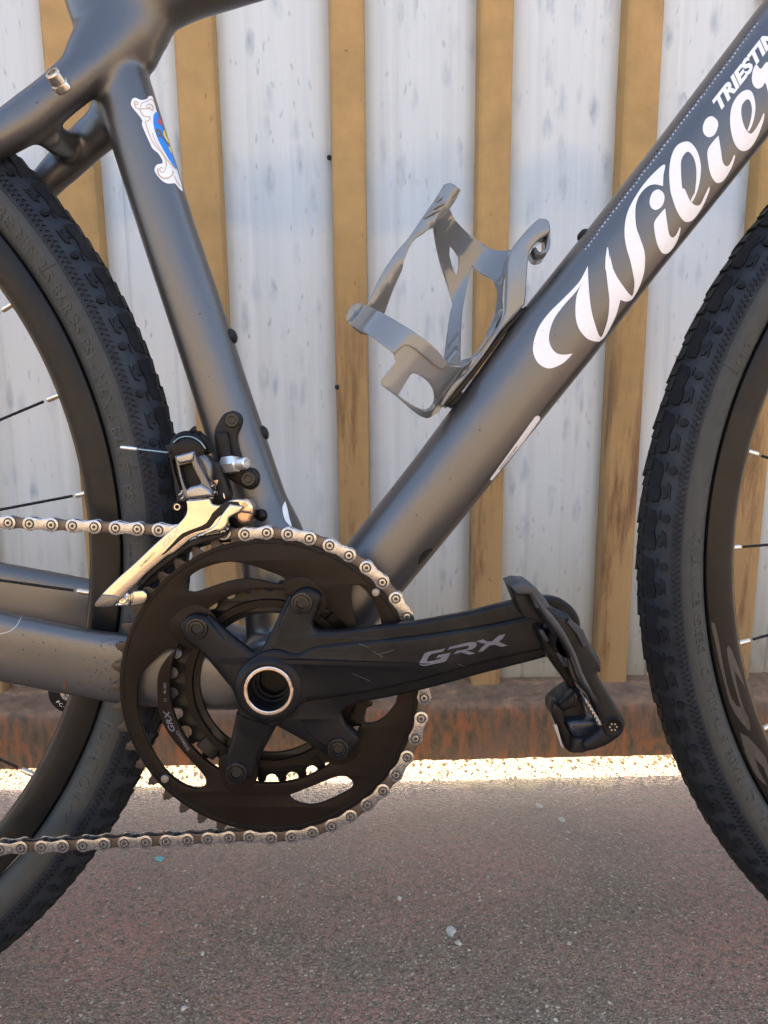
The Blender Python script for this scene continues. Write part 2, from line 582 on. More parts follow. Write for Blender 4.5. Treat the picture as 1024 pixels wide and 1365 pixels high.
# unseen plastered wall added behind the camera for warm bounce light and metal reflections
def plaster():
    m, t, b = newmat('bounce_wall_plaster')
    co = coords(t)
    t.links.new(ramp(t, noi(t, co, 1.5, 6, 0.6), [(0.3, (0.22, 0.18, 0.12)), (0.7, (0.30, 0.24, 0.165))]), b.inputs['Base Color'])
    b.inputs['Roughness'].default_value = 0.85
    return m
M['plaster'] = plaster()
YW = -6.5
vs = []
for y in (YW, YW - 0.3):
    for z in (0, 3.0):
        for x in (-14, 14): vs.append((x, y, z))
o = link('bounce_wall', fixn(mesh(vs, [(0, 1, 3, 2), (4, 5, 7, 6), (0, 1, 5, 4), (2, 3, 7, 6), (0, 2, 6, 4), (1, 3, 7, 5)])), M['plaster'], None, None)
o['kind'] = 'structure'
# ================================================================== GATE
HB = 0.0154
A1, A2 = ghit(0, 1026, HB), ghit(862, 1007.5, HB)
dirx = (A2 - A1).normalized()
GA = math.atan2(dirx.y, dirx.x)
t0 = -A1.x / dirx.x
GO = A1 + dirx * t0; GO.z = 0
gate = empty('metal_gate')
gate.location = GO; gate.rotation_euler = (0, 0, GA)
gate['label'] = 'pale blue-grey corrugated metal gate with ochre battens on a rusty bottom rail'
gate['category'] = 'gate'
GI = Matrix.Rotation(-GA, 3, 'Z')
def GP(px, py, depth):
    """gate-local (s, z) where the sight line meets the plane at local depth"""
    o = GI @ (Vector((0, 0, HCAM)) - GO); d = GI @ wray(px, py)
    t = (depth - o.y) / d.y
    p = o + d * t
    return p.x, p.z
DS = 0.078                                    # depth of the sheets behind the rail's face
ZS = GP(600, 905, DS)[1]                      # foot of the sheets
def sheet_paint():
    m, t, b = newmat('weathered_white_blue_paint')
    co = coords(t); cs = coords(t, (1, 1, 0.34))
    base = ramp(t, noi(t, co, 3.0, 4), [(0.35, (0.57, 0.62, 0.62)), (0.65, (0.63, 0.675, 0.665))])
    # bands of bluer overpaint
    sx = N(t, 'ShaderNodeSeparateXYZ'); t.links.new(co, sx.inputs[0])
    wv = N(t, 'ShaderNodeMath', operation='ADD'); t.links.new(sx.outputs[2], wv.inputs[0])
    nz = N(t, 'ShaderNodeMath', operation='MULTIPLY'); t.links.new(noi(t, co, 9, 3, 0.5), nz.inputs[0]); nz.inputs[1].default_value = 0.10
    t.links.new(nz.outputs[0], wv.inputs[1])
    b1 = ramp(t, wv.outputs[0], [(0.10, 0.25), (0.20, 0.55), (0.40, 0.35), (0.48, 0.0), (0.66, 0.0), (0.685, 0.75), (0.72, 0.75), (0.75, 0.1)])
    base = mixc(t, b1, base, (0.43, 0.53, 0.60))
    # vertical drips and oval smudges
    wp = N(t, 'ShaderNodeVectorMath', operation='MULTIPLY_ADD')
    nzt = N(t, 'ShaderNodeTexNoise'); nzt.inputs['Scale'].default_value = 110; nzt.inputs['Detail'].default_value = 5; t.links.new(cs, nzt.inputs['Vector'])
    t.links.new(nzt.outputs['Color'], wp.inputs[0]); wp.inputs[1].default_value = (0.011, 0.0, 0.011); t.links.new(cs, wp.inputs[2])
    d1 = vor(t, wp.outputs[0], 62); cc = vor(t, wp.outputs[0], 62, out='Color')
    s1 = N(t, 'ShaderNodeSeparateColor'); t.links.new(cc, s1.inputs[0])
    on = ramp(t, s1.outputs[0], [(0.40, 0.0), (0.85, 0.72)])
    sh = ramp(t, d1, [(0.10, 1.0), (0.42, 0.0)])
    m1 = N(t, 'ShaderNodeMath', operation='MULTIPLY'); t.links.new(on, m1.inputs[0]); t.links.new(sh, m1.inputs[1])
    ms = N(t, 'ShaderNodeMath', operation='MULTIPLY'); t.links.new(m1.outputs[0], ms.inputs[0]); t.links.new(ramp(t, noi(t, cs, 160, 4), [(0.35, 0.3), (0.6, 1.0)]), ms.inputs[1])
    base = mixc(t, ms.outputs[0], base, (0.17, 0.25, 0.33))
    d2 = vor(t, wp.outputs[0], 170); c2 = vor(t, wp.outputs[0], 170, out='Color')
    s2 = N(t, 'ShaderNodeSeparateColor'); t.links.new(c2, s2.inputs[0])
    on2 = ramp(t, s2.outputs[1], [(0.82, 0.0), (0.92, 0.5)])
    sh2 = ramp(t, d2, [(0.12, 1.0), (0.3, 0.0)])
    m2 = N(t, 'ShaderNodeMath', operation='MULTIPLY'); t.links.new(on2, m2.inputs[0]); t.links.new(sh2, m2.inputs[1])
    base = mixc(t, m2.outputs[0], base, (0.20, 0.24, 0.27))
    st = coords(t, (1, 1, 0.02))
    fine = ramp(t, noi(t, st, 240, 4, 0.6), [(0.35, 0.0), (0.7, 0.25)])
    base = mixc(t, fine, base, (0.70, 0.73, 0.74))
    st2 = coords(t, (1, 1, 0.05))
    grime = ramp(t, noi(t, st2, 60, 5, 0.6), [(0.5, 0.0), (0.75, 0.28)])
    base = mixc(t, grime, base, (0.36, 0.38, 0.38))
    t.links.new(base, b.inputs['Base Color'])
    b.inputs['Roughness'].default_value = 0.5
    bump(t, b, noi(t, cs, 90, 5, 0.6), 0.12, 0.001)
    return m
M['sheet'] = sheet_paint()
def ochre_paint():
    m, t, b = newmat('ochre_batten_paint')
    co = coords(t); cs = coords(t, (1, 1, 0.12)); cv = coords(t, (1, 1, 0.3))
    base = ramp(t, noi(t, co, 25, 6, 0.65), [(0.3, (0.34, 0.205, 0.065)), (0.7, (0.46, 0.28, 0.09))])
    sx = N(t, 'ShaderNodeSeparateXYZ'); t.links.new(co, sx.inputs[0])
    low = ramp(t, sx.outputs[2], [(0.10, 0.85), (0.50, 0.25), (0.62, 0.0)])
    base = mixc(t, low, base, (0.30, 0.195, 0.095))
    f = ramp(t, noi(t, cs, 42, 6, 0.7), [(0.50, 0.0), (0.64, 0.9)])
    lw = ramp(t, sx.outputs[2], [(0.38, 1.0), (0.60, 0.10)])
    mm = N(t, 'ShaderNodeMath', operation='MULTIPLY'); t.links.new(f, mm.inputs[0]); t.links.new(lw, mm.inputs[1])
    base = mixc(t, mm.outputs[0], base, (0.13, 0.058, 0.022))
    sp = ramp(t, vor(t, cv, 120), [(0.08, 0.8), (0.14, 0.0)])
    on = N(t, 'ShaderNodeMath', operation='MULTIPLY'); t.links.new(sp, on.inputs[0]); t.links.new(ramp(t, noi(t, co, 30, 2), [(0.5, 0.0), (0.62, 1.0)]), on.inputs[1])
    base = mixc(t, on.outputs[0], base, (0.17, 0.09, 0.04))
    t.links.new(base, b.inputs['Base Color'])
    b.inputs['Roughness'].default_value = 0.55
    bump(t, b, noi(t, co, 200, 5, 0.6), 0.25, 0.0008)
    return m
M['ochre'] = ochre_paint()
def rust():
    m, t, b = newmat('rusty_rail')
    co = coords(t); cs = coords(t, (1, 1, 0.30))
    n1 = noi(t, cs, 95, 9, 0.72, 0.25)
    base = ramp(t, n1, [(0.34, (0.05, 0.036, 0.022)), (0.48, (0.12, 0.08, 0.044)), (0.53, (0.20, 0.085, 0.036)), (0.68, (0.29, 0.105, 0.04))])
    g2 = ramp(t, noi(t, co, 14, 5), [(0.45, 0.0), (0.68, 0.7)])
    base = mixc(t, g2, base, (0.13, 0.09, 0.066))
    geo = N(t, 'ShaderNodeNewGeometry')
    sn = N(t, 'ShaderNodeSeparateXYZ'); t.links.new(geo.outputs['Normal'], sn.inputs[0])
    topf = ramp(t, sn.outputs[2], [(0.4, 0.0), (0.9, 0.85)])
    dust = ramp(t, noi(t, co, 45, 7, 0.7, 0.5), [(0.35, (0.13, 0.078, 0.045)), (0.55, (0.22, 0.14, 0.085)), (0.68, (0.42, 0.23, 0.11))])
    base = mixc(t, topf, base, dust)
    t.links.new(base, b.inputs['Base Color'])
    b.inputs['Roughness'].default_value = 0.75
    bump(t, b, noi(t, cs, 90, 8, 0.75), 0.6, 0.002)
    return m
M['rust'] = rust()

def edge_s(px, py, depth=None): return GP(px, py, DS - 0.022 if depth is None else depth)[0]
DB = DS - 0.022
bat = [(-1, None, None)]
# front-face edges of each ochre batten (photo pixels at a given row)
spec = [(-46, 15, 920), (80, 126, 300), (249, 291, 300), (448, 484.5, 300), (640.7, 676.5, 300), (831, 870, 250)]
bs = [(edge_s(a, y), edge_s(b, y)) for a, b, y in spec]
pitch = (bs[5][0] - bs[1][0]) / 4
wd = sum(b - a for a, b in bs[1:]) / 5
bs[0] = (bs[1][0] - pitch, bs[1][0] - pitch + wd)
for k in range(1, 5): bs.append((bs[5][0] + pitch * k, bs[5][0] + pitch * k + wd))
for k in range(1, 5): bs.insert(0, (bs[0][0] - pitch, bs[0][0] - pitch + wd))
ZT = 2.1
for i, (s0, s1) in enumerate(bs):
    # slightly tapered sides: the foot is wider than the face
    sl = 0.0045; zb = ZS - 0.004 + random.uniform(-0.002, 0.002)
    vs, fs = [], []
    rows = [zb + (ZT - zb) * (j / 24) ** 1.5 for j in range(25)]
    for j, z in enumerate(rows):
        wob = noise.noise(Vector((i * 3.1, z * 3, 0))) * 0.0008
        prof = [(s0 - sl, DS + 0.0055), (s0 - sl * 0.6 , DB + 0.003), (s0, DB), (s0 + 0.001, DB - 0.0004), (s1 - 0.001, DB - 0.0004), (s1, DB), (s1 + sl * 0.6, DB + 0.003), (s1 + sl, DS + 0.0055)]
        for s, d in prof: vs.append((s + wob, d, z))
    n = 8
    for j in range(len(rows) - 1):
        for k in range(n - 1): fs.append((j * n + k, j * n + k + 1, (j + 1) * n + k + 1, (j + 1) * n + k))
    fs.append(tuple(range(n)))
    o = link('batten', fixn(mesh(vs, fs)), M['ochre'], gate, 30)
for i in range(len(bs) - 1):
    a, b_ = bs[i][1] - 0.010, bs[i + 1][0] + 0.010
    wdt = b_ - a
    pr = []
    nn_ = 40
    for k in range(nn_ + 1):
        x = k / nn_
        e = min(x, 1 - x) * wdt
        d = 0.0045 * (1 - min(1, max(0, (e - 0.011) / 0.016))) ** 1.6
        d += 0.0022 * (1 - min(1, abs(x - 0.30) / 0.03)) + 0.0016 * (1 - min(1, abs(x - 0.72) / 0.02)) if abs(x - .30) < .03 or abs(x - .72) < .02 else 0
        pr.append((a + wdt * x, DS + d))
    vs, fs = [], []
    zb = ZS - 0.004
    rows = [zb, zb + 0.25, 0.7, 1.2, ZT]
    for z in rows:
        for s, d in pr: vs.append((s, d + 0.0015 * noise.noise(Vector((s * 6, z * 2.5, 1))), z))
    n = len(pr)
    for j in range(len(rows) - 1):
        for k in range(n - 1): fs.append((j * n + k, j * n + k + 1, (j + 1) * n + k + 1, (j + 1) * n + k))
    o = link('sheet_panel', mesh(vs, fs), M['sheet'], gate, 60)
    md = o.modifiers.new('s', 'SOLIDIFY'); md.thickness = 0.0012; md.offset = 1
# backing frame of the sheets (keeps daylight out of the joints)
# bottom rail: angle section with rounded nose and a ragged lower lip
s0, s1 = bs[0][0], bs[-1][1]
nseg = 420
vs, fs = [], []
ZR = GP(512, 946, 0)[1]
prof = [(DS + 0.006, ZS + 0.003), (DS + 0.004, ZS + 0.001), (0.012, ZR + 0.004), (0.005, ZR + 0.0015), (0.001, ZR - 0.004), (0.0, ZR - 0.012), (0.0, HB + 0.03), (0.0, HB + 0.012), (0.0005, HB), (0.005, HB + 0.001), (0.006, ZR - 0.014), (DS + 0.006, ZS - 0.006)]
for k in range(nseg + 1):
    s = s0 + (s1 - s0) * k / nseg
    for j, (d, z) in enumerate(prof):
        dd = d + 0.0012 * noise.noise(Vector((s * 9, z * 14, 4))); zz = z
        if j in (7, 8, 9):
            q = noise.noise(Vector((s * 55, 0, 7)))
            zz += 0.0016 * q - (0.004 * max(0, noise.noise(Vector((s * 90, 3, 2))) - 0.15) if noise.noise(Vector((s * 5 + .7, 9, 2))) > 0.12 else 0)
        vs.append((s, dd, zz))
n = len(prof)
for k in range(nseg):
    for j in range(n):
        j2 = (j + 1) % n
        fs.append((k * n + j, k * n + j2, (k + 1) * n + j2, (k + 1) * n + j))
link('bottom_rail', fixn(mesh(vs, fs)), M['rust'], gate, 50)
# nails and holes on the gate
def gate_disc(name, px, py, depth, r, mat, h=0.0015):
    s, z = GP(px, py, depth)
    vv, ff = lathe([(r * 1.0, 0), (r * 0.95, h * 0.6), (r * 0.5, h), (0.00001, h)], 12)
    return link(name, fixn(mesh([(s + x, depth - zz, z + y) for x, y, zz in vv], ff)), mat, gate, 40)
gate_disc('rivet_hole', 439, 210, DS - 0.0005, 0.0028, M['void'])
gate_disc('rivet_hole', 449.5, 516, DS - 0.021, 0.0028, M['void'], 0.002)
gate_disc('nail', 655, 772, DB - 0.001, 0.0024, M['ochre'], 0.002)
gate_disc('nail', 461, 66, DB - 0.001, 0.0016, M['ochre'], 0.001)

# ================================================================== FRAME
def pair(a, b, w):
    ua = Vector(PX(a[0], a[1], w)); ub = Vector(PX(b[0], b[1], w))
    m = (ua + ub) / 2
    return (m.x, m.y, w), (ua - ub).length / 2

def dense(path, sec, k=4):
    rows = [tuple(p) + tuple(s) for p, s in zip(path, sec)]
    n = len(rows); out = []
    V6 = [Vector(r[:3]) for r in rows]
    ps = sm([tuple(v) for v in V6], k, False)
    ss = []
    for i in range(n - 1):
        for q in range(k):
            t = q / k
            ss.append(tuple(rows[i][3 + m] * (1 - t) + rows[i + 1][3 + m] * t for m in range(3)))
    ss.append(tuple(rows[-1][3:]))
    return [tuple(p) for p in ps], ss

fr_v, fr_f = [], []
def addtube(pairs, b, e, cap=None, kk=4):
    path, sec = [], []
    for i, (a_, b_, w) in enumerate(pairs):
        c, h = pair(a_, b_, w)
        path.append(c)
        sec.append((h, b[i] if isinstance(b, list) else b, e))
    path, sec = dense(path, sec, kk)
    vs, fs = sweep_data(path, sec, 40)
    o = len(fr_v)
    fr_v.extend(vs); fr_f.extend([tuple(i + o for i in f) for f in fs])
# down tube
addtube([((352, 862), (420, 935), 0), ((430, 768), (503, 830), 0), ((462, 725.6), (536, 789), 0), ((552.5, 611), (631, 673), 0), ((634.5, 500), (717.5, 565), 0),
         ((700, 409), (789, 477), 0), ((790, 297), (876, 364.6), 0), ((874, 190), (961.7, 258.8), 0), ((994, 31.6), (1086, 104), 0), ((1075, -72), (1168, 2), 0)],
        [26, 26, 25, 24, 23.5, 23.5, 23.5, 23.5, 24, 24], 2.7)
# seat tube
addtube([((62, -80), (139, -80), 0), ((88, 0), (165, 0), 0), ((127, 120), (203, 120), 0), ((184.6, 300), (259, 300), 0), ((217.5, 400), (293, 400), 0), ((252, 505), (327, 505), 0), ((276, 582), (353, 582), 0), ((304, 670), (383, 670), 0), ((318, 720), (408, 725), 0), ((325, 800), (445, 800), 0), ((330, 870), (450, 870), 0)],
        [17, 17, 17, 17, 17, 17, 17.5, 18.5, 22, 28, 30], 2.1)
# top tube
addtube([((125, 30), (185, 120), 0), ((150, -30), (196, 80), 0), ((185, -62), (224, 34), 0), ((225, -82), (262, 20), 0), ((300, -92), (326, 0), 0), ((380, -112), (404, -24), 0), ((460, -135), (484, -50), 0)],
        [14, 19, 21, 21, 20, 19, 19], 2.3)
# near seat stay
addtube([((-70, 190), (-55, 236), 24), ((0, 149), (12, 206), 23), ((33, 124), (52, 184), 22), ((64.5, 99.6), (92, 152), 20), ((90, 76), (125, 125), 16), ((110, 38), (150, 112), 10), ((140, -12), (186, 88), 4), ((180, -55), (215, 45), 1), ((230, -80), (264, 18), 0)],
        [9, 9.5, 10, 11, 12, 14, 16, 18, 20], 2.4)
# far seat stay
addtube([((150, 100), (170, 175), -8), ((133, 138), (151, 193), -14), ((108, 163), (126, 214), -20), ((76, 196), (98, 240), -24), ((48, 228), (75, 260), -26), ((10, 272), (36, 302), -27), ((-60, 350), (-34, 380), -28)],
        [10, 10, 9, 9, 9, 9, 9], 2.4)
# bridge between the stays
c1 = PX(62, 176, 18); c2 = PX(80, 190, -2); c3 = PX(99, 196, -22)
vs, fs = sweep_data([(c1[0], c1[1], 18), (c2[0], c2[1], -2), (c3[0], c3[1], -22)], (8.0, 9.0, 2.6), 24)
o_ = len(fr_v); fr_v.extend(vs); fr_f.extend([tuple(i + o_ for i in f) for f in fs])
# chain stays
addtube([((-60, 796), (-60, 889), 44), ((0, 814), (0, 906.6), 42), ((32, 821.6), (36, 914), 41), ((122, 839), (104, 928), 37), ((172.7, 844), (160, 938), 35), ((240, 852), (240, 945), 33), ((320, 868), (320, 945), 26), ((370, 880), (370, 940), 15)],
        [8, 8, 8, 8, 8, 9, 12, 12], 3.0)
addtube([((-60, 737), (-60, 822), -44), ((0, 749), (0, 828), -42), ((127, 773), (122, 848), -37), ((220, 796), (220, 866), -33), ((300, 830), (300, 890), -24), ((380, 850), (380, 900), -12)],
        [8, 8, 8, 9, 11, 12], 3.0)
# bottom bracket shell
vv, ff = lathe([(0.01, -34), (25, -34), (27, -28), (27, 28), (25, 34), (0.01, 34)], 48)
o_ = len(fr_v); fr_v.extend([L(x, y, z) for x, y, z in vv]); fr_f.extend([tuple(i + o_ for i in f) for f in ff])

frame = link('frame', fixn(mesh(fr_v, fr_f)), M['frame'], bike, None)
rm = frame.modifiers.new('r', 'REMESH'); rm.mode = 'VOXEL'; rm.voxel_size = 0.0015
smd = frame.modifiers.new('s', 'SMOOTH'); smd.iterations = 30; smd.factor = 0.5
me = evalmesh(frame); frame.modifiers.clear(); frame.data = me
me.shade_smooth()
FB = BVHTree.FromPolygons([v.co for v in me.vertices], [tuple(p.vertices) for p in me.polygons])
fmap = raymap(FB)

# ---- lettering on the down tube (traced glyph by glyph)
K = 6.4
def z1(p): return Z(p, 700, 340, K)
def z2(p): return Z(p, 780, 210, K)
def z3(p): return Z(p, 864, 100, K)
def mixsm(p, k=4): return [tuple(q) for q in sm(p, k)]
def corner_sm(pts, corners, k=4):
    """closed outline smoothed between the listed corner indices"""
    n = len(pts); out = []
    cs_ = sorted(corners)
    for a, b in zip(cs_, cs_[1:] + [cs_[0] + n]):
        seg = [pts[i % n] for i in range(a, b + 1)]
        if len(seg) > 2: q = [tuple(x) for x in sm(seg, k, False)][:-1]
        else: q = [seg[0]]
        out += q
    return out
slide[0] = 'R2'
gl = []
gl.append(('W', [corner_sm(z1([(535, 92), (500, 165), (450, 245), (330, 370), (200, 500), (110, 630), (68, 780), (85, 880), (140, 945), (215, 967), (310, 930), (370, 880), (404, 840), (330, 850), (265, 835), (215, 770), (205, 680), (245, 550), (330, 430), (420, 330), (465, 270), (487, 232), (445, 330), (430, 430), (433, 540), (460, 630), (520, 705), (580, 733), (632, 738), (680, 695), (735, 600), (780, 500), (812, 382), (860, 396), (910, 380), (960, 300), (1000, 200), (1018, 120), (1022, 40)])
      + z2([(512, 900), (505, 800), (470, 690), (436, 590), (428, 470), (440, 380), (480, 300), (540, 245), (600, 230), (664, 245), (668, 150), (680, 60), (600, 120), (500, 230), (420, 350), (365, 460), (340, 570), (338, 680), (355, 780), (385, 880), (412, 1010)])
      + z1([(900, 90), (928, 200), (930, 270), (910, 348), (850, 285), (780, 180), (735, 75), (722, 0)]) + z2([(240, 960), (205, 840), (192, 762), (174, 860), (173, 960)]) + z1([(690, 130), (705, 260), (718, 380), (712, 500), (690, 600), (642, 700), (590, 570), (560, 440), (545, 300), (538, 180)]),
      [0, 12, 21, 28, 32, 34, 48, 49, 64, 69, 76], 4)]))
gl.append(('i', [corner_sm(z2([(682, 434), (640, 480), (590, 555), (595, 650), (615, 740), (645, 800), (680, 822), (725, 800), (780, 720), (812, 620), (808, 590), (775, 660), (743, 682), (715, 650), (700, 560)]), [0, 10], 4)]))
gl.append(('dot', [mixsm(z2([(622, 273), (665, 300), (677, 350), (655, 415), (605, 448), (562, 425), (550, 370), (575, 300)]))]))
gl.append(('l', [corner_sm(z3([(330, 568), (250, 600), (200, 690), (180, 820), (185, 950)]) + z2([(735, 320), (780, 450), (830, 530), (875, 550), (930, 520), (1000, 420)]) + z3([(520, 990), (520, 950), (480, 1030)]) + z2([(980, 400), (935, 405), (890, 360), (850, 270)]) + z3([(290, 960), (280, 820), (285, 720), (335, 655), (385, 700), (410, 800), (408, 920)]) + z2([(935, 300), (903, 360), (915, 375), (955, 290)]) + z3([(440, 900), (450, 790), (430, 680), (385, 600)]), [12, 24, 25], 4)]))
gl.append(('i', [corner_sm(z3([(600, 518), (560, 560), (508, 640), (510, 740), (530, 840), (565, 905), (600, 922), (650, 890), (710, 790), (740, 700), (733, 680), (695, 760), (665, 778), (635, 740), (620, 640)]), [0, 10], 4)]))
gl.append(('dot', [mixsm(z3([(545, 353), (590, 390), (595, 440), (565, 510), (515, 532), (475, 500), (467, 440), (495, 375)]))]))
gl.append(('e', [corner_sm(z3([(850, 127), (780, 160), (720, 250), (698, 370), (710, 500), (745, 600), (800, 648), (860, 630), (920, 550), (970, 430), (990, 350), (985, 322), (950, 400), (905, 475), (865, 500), (820, 440), (795, 340), (800, 260), (840, 210), (870, 225), (885, 300), (870, 400), (845, 475), (860, 482), (895, 400), (915, 280), (895, 165)]), [11, 22, 23], 4)]))
gl.append(('r', [mixsm(z3([(890, -20), (885, 50), (905, 100), (940, 118), (975, 100), (1000, 70), (1030, 180), (1060, 290), (1110, 330), (1170, 250), (1130, 200), (1100, 80), (1050, -60), (1010, -110), (960, -50), (920, -90)], ), 3)]))
for nm, loops in gl:
    sheet('lettering', loops, 2.6, fmap, M['white'], frame)
text_px('lettering', 'TRIESTINA', (957.5, 150.5), (0.612, -0.79), 15.5, fmap, M['white'], frame, shear=0.38, spacing=1.0, wide=1.42, weight=0.05)
# serrated edge of the clear protection film
slide[0] = 'R'
def tube_edge(t):
    pts = [(776, 329), (800, 296), (874, 200), (994, 43), (1016, 12)]
    tot = [0]
    for a, b in zip(pts, pts[1:]): tot.append(tot[-1] + (Vector(b) - Vector(a)).length)
    d = t * tot[-1]
    for i in range(len(pts) - 1):
        if d <= tot[i + 1] or i == len(pts) - 2:
            q = (d - tot[i]) / (tot[i + 1] - tot[i]); return Vector(pts[i]).lerp(Vector(pts[i + 1]), q)
vsA, fsA, vsB, fsB = [], [], [], []
nt_ = 62
for i in range(nt_):
    p = tube_edge(i / nt_ * 0.965); d = Vector((0.62, -0.785)); nn2 = Vector((0.785, 0.62))
    jit = random.uniform(-0.6, 0.6); d = d * random.uniform(0.55, 1.25)
    q = [p + nn2 * (5 + jit), p + nn2 * (5 + jit) + d * 2.4, p + nn2 * (7.4 + jit) + d * 1.6, p + nn2 * (7.2 + jit) - d * 0.6]
    o_ = len(vsA); vsA += [fmap(a.x, a.y) for a in q]; fsA.append((o_, o_ + 1, o_ + 2, o_ + 3))
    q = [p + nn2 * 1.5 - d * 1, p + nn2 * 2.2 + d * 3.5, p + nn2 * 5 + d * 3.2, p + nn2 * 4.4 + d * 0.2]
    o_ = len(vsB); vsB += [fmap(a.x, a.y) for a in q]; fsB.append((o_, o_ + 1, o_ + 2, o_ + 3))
o = link('film_edge', fixn(mesh(vsA, fsA)), M['film'], frame, 60)
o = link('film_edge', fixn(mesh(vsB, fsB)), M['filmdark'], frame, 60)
# label strip under the down tube
slide[0] = 'L2'
slide[0] = 'L'
lab = [(655.5, 640.5), (652.8, 638.5), (680, 601), (713, 555.5), (717, 553.8), (720, 556), (719, 560.5), (695, 592.5)]
sheet('serial_label', [lab], 2.5, fmap, M['white'], frame)
slide[0] = 'R2'
text_px('lettering', 'GRIM0 SHS MDD7 2R9M4', (666.5, 626.5), (0.605, -0.796), 2.6, raymap(FB, 0.00032), M['greyprint'], frame, wide=0.95)
# port near the bottom bracket
sheet('cable_port', [corner_sm([(556.5, 752), (559, 742), (566, 734), (574, 730.5), (577, 732), (569, 741), (561, 750)], [0, 4], 3)], 2.5, fmap, M['void'], frame)
# oval badge at the foot of the seat tube
slide[0] = 'L'
sheet('oval_badge', [corner_sm([(380, 668), (376.5, 676), (377.5, 686), (381, 695), (387.5, 702), (388.5, 700), (385.5, 690), (383, 678)], [0, 4], 3)], 1.6, fmap, M['white'], frame)
# crest sticker on the seat tube
KS = 8.03
def zs(p): return Z(p, 150, 100, KS)
slide[0] = 'L'
sheet('crest_sticker', [mixsm(zs([(200, 290), (215, 255), (250, 245), (290, 265), (330, 268), (370, 255), (385, 232), (410, 225), (428, 236), (445, 290), (470, 380), (500, 480), (545, 600), (590, 740), (630, 850), (680, 990), (715, 1100), (752, 1245), (700, 1200), (665, 1160), (600, 1165), (540, 1140), (490, 1090), (453, 1035), (455, 990), (480, 957), (530, 948), (535, 920), (510, 870), (480, 830), (430, 790), (400, 730), (350, 620), (315, 530), (320, 490), (280, 430), (230, 370), (200, 325)]), 2)], 2.2, fmap, M['white'], frame)
fmap2 = raymap(FB, 0.00032); fmap3 = raymap(FB, 0.00045)
sheet('shield_print', [mixsm(zs([(435, 480), (438, 435), (455, 408), (478, 398), (500, 480), (545, 600), (590, 735), (630, 850), (682, 1000), (650, 975), (590, 885), (530, 780), (485, 690), (452, 600), (437, 530)]), 2)], 2.0, fmap2, M['blue'], frame)
sheet('emblem_print', [zs([(455, 590), (480, 575), (505, 590), (525, 610), (530, 650), (560, 690), (600, 750), (590, 760), (540, 690), (515, 665), (480, 665), (468, 640)]), zs([(478, 620), (495, 615), (500, 640), (485, 645)])], 1.5, fmap3, M['greyprint'], frame)
sheet('emblem_print', [zs([(470, 455), (490, 480), (500, 460), (515, 500), (532, 548), (505, 530), (485, 520), (470, 510), (485, 495)])], 1.5, fmap3, M['red'], frame)
sheet('emblem_print', [zs([(540, 595), (552, 600), (565, 650), (600, 720), (592, 728), (560, 680), (540, 640)])], 1.5, fmap3, M['yellow'], frame)
sheet('emblem_print', [zs([(598, 765), (612, 775), (632, 838), (622, 835), (598, 790)])], 1.5, fmap3, M['yellow'], frame)
def ribbon(pts, wd_, mp):
    q = [Vector(p) for p in sm(pts, 5, False)]
    vs, fs = [], []
    for i, p in enumerate(q):
        t = (q[min(i + 1, len(q) - 1)] - q[max(i - 1, 0)]).normalized(); n_ = Vector((-t.y, t.x)) * wd_ / 2
        for s_ in (1, -1):
            a = p + n_ * s_; vs.append(mp(a.x, a.y))
        if i: k = 2 * i; fs.append((k - 2, k - 1, k + 1, k))
    return vs, fs
gv, gf = [], []
for pts, wd_ in [([(230, 300), (250, 285), (272, 300), (262, 320), (240, 310), (232, 290), (250, 350), (290, 365), (400, 365), (425, 385), (432, 350), (410, 315), (375, 320), (365, 350), (385, 360), (400, 340)], 1.2),
                 ([(290, 365), (315, 420), (345, 445), (385, 450), (402, 455), (385, 490), (350, 500)], 1.3), ([(295, 350), (310, 310), (345, 290), (380, 280), (400, 262), (430, 270), (450, 310)], 1.1),
                 ([(350, 500), (380, 600), (420, 700), (460, 760), (520, 830), (560, 890), (575, 950), (560, 1020), (530, 1045), (505, 1020), (515, 990), (540, 1005)], 1.1),
                 ([(425, 620), (450, 700), (520, 810), (590, 920), (680, 1015)], 0.9), ([(485, 1000), (490, 1060), (540, 1105), (600, 1100), (645, 1060), (640, 1030)], 1.6), ([(660, 1080), (690, 1150), (735, 1200)], 1.2)]:
    a, b = ribbon(zs(pts), wd_, fmap2)
    o_ = len(gv); gv += a; gf += [tuple(i + o_ for i in f) for f in b]
link('scroll_print', fixn(mesh(gv, gf)), M['gold'], frame, 60)
# protective sticker edge on the chain stay
a, b = ribbon([(0, 845), (14, 841), (23, 833), (29, 822)], 0.9, fmap)
link('film_edge', fixn(mesh(a, b)), M['film'], frame, 60)
sheet('rust_fleck', [mixsm([(84, 912), (86, 907), (89, 908), (89.5, 914), (87.5, 919.5), (86, 919)], 3)], 1.5, fmap, simple('rust_mark', (0.09, 0.035, 0.02), 0.7), frame)
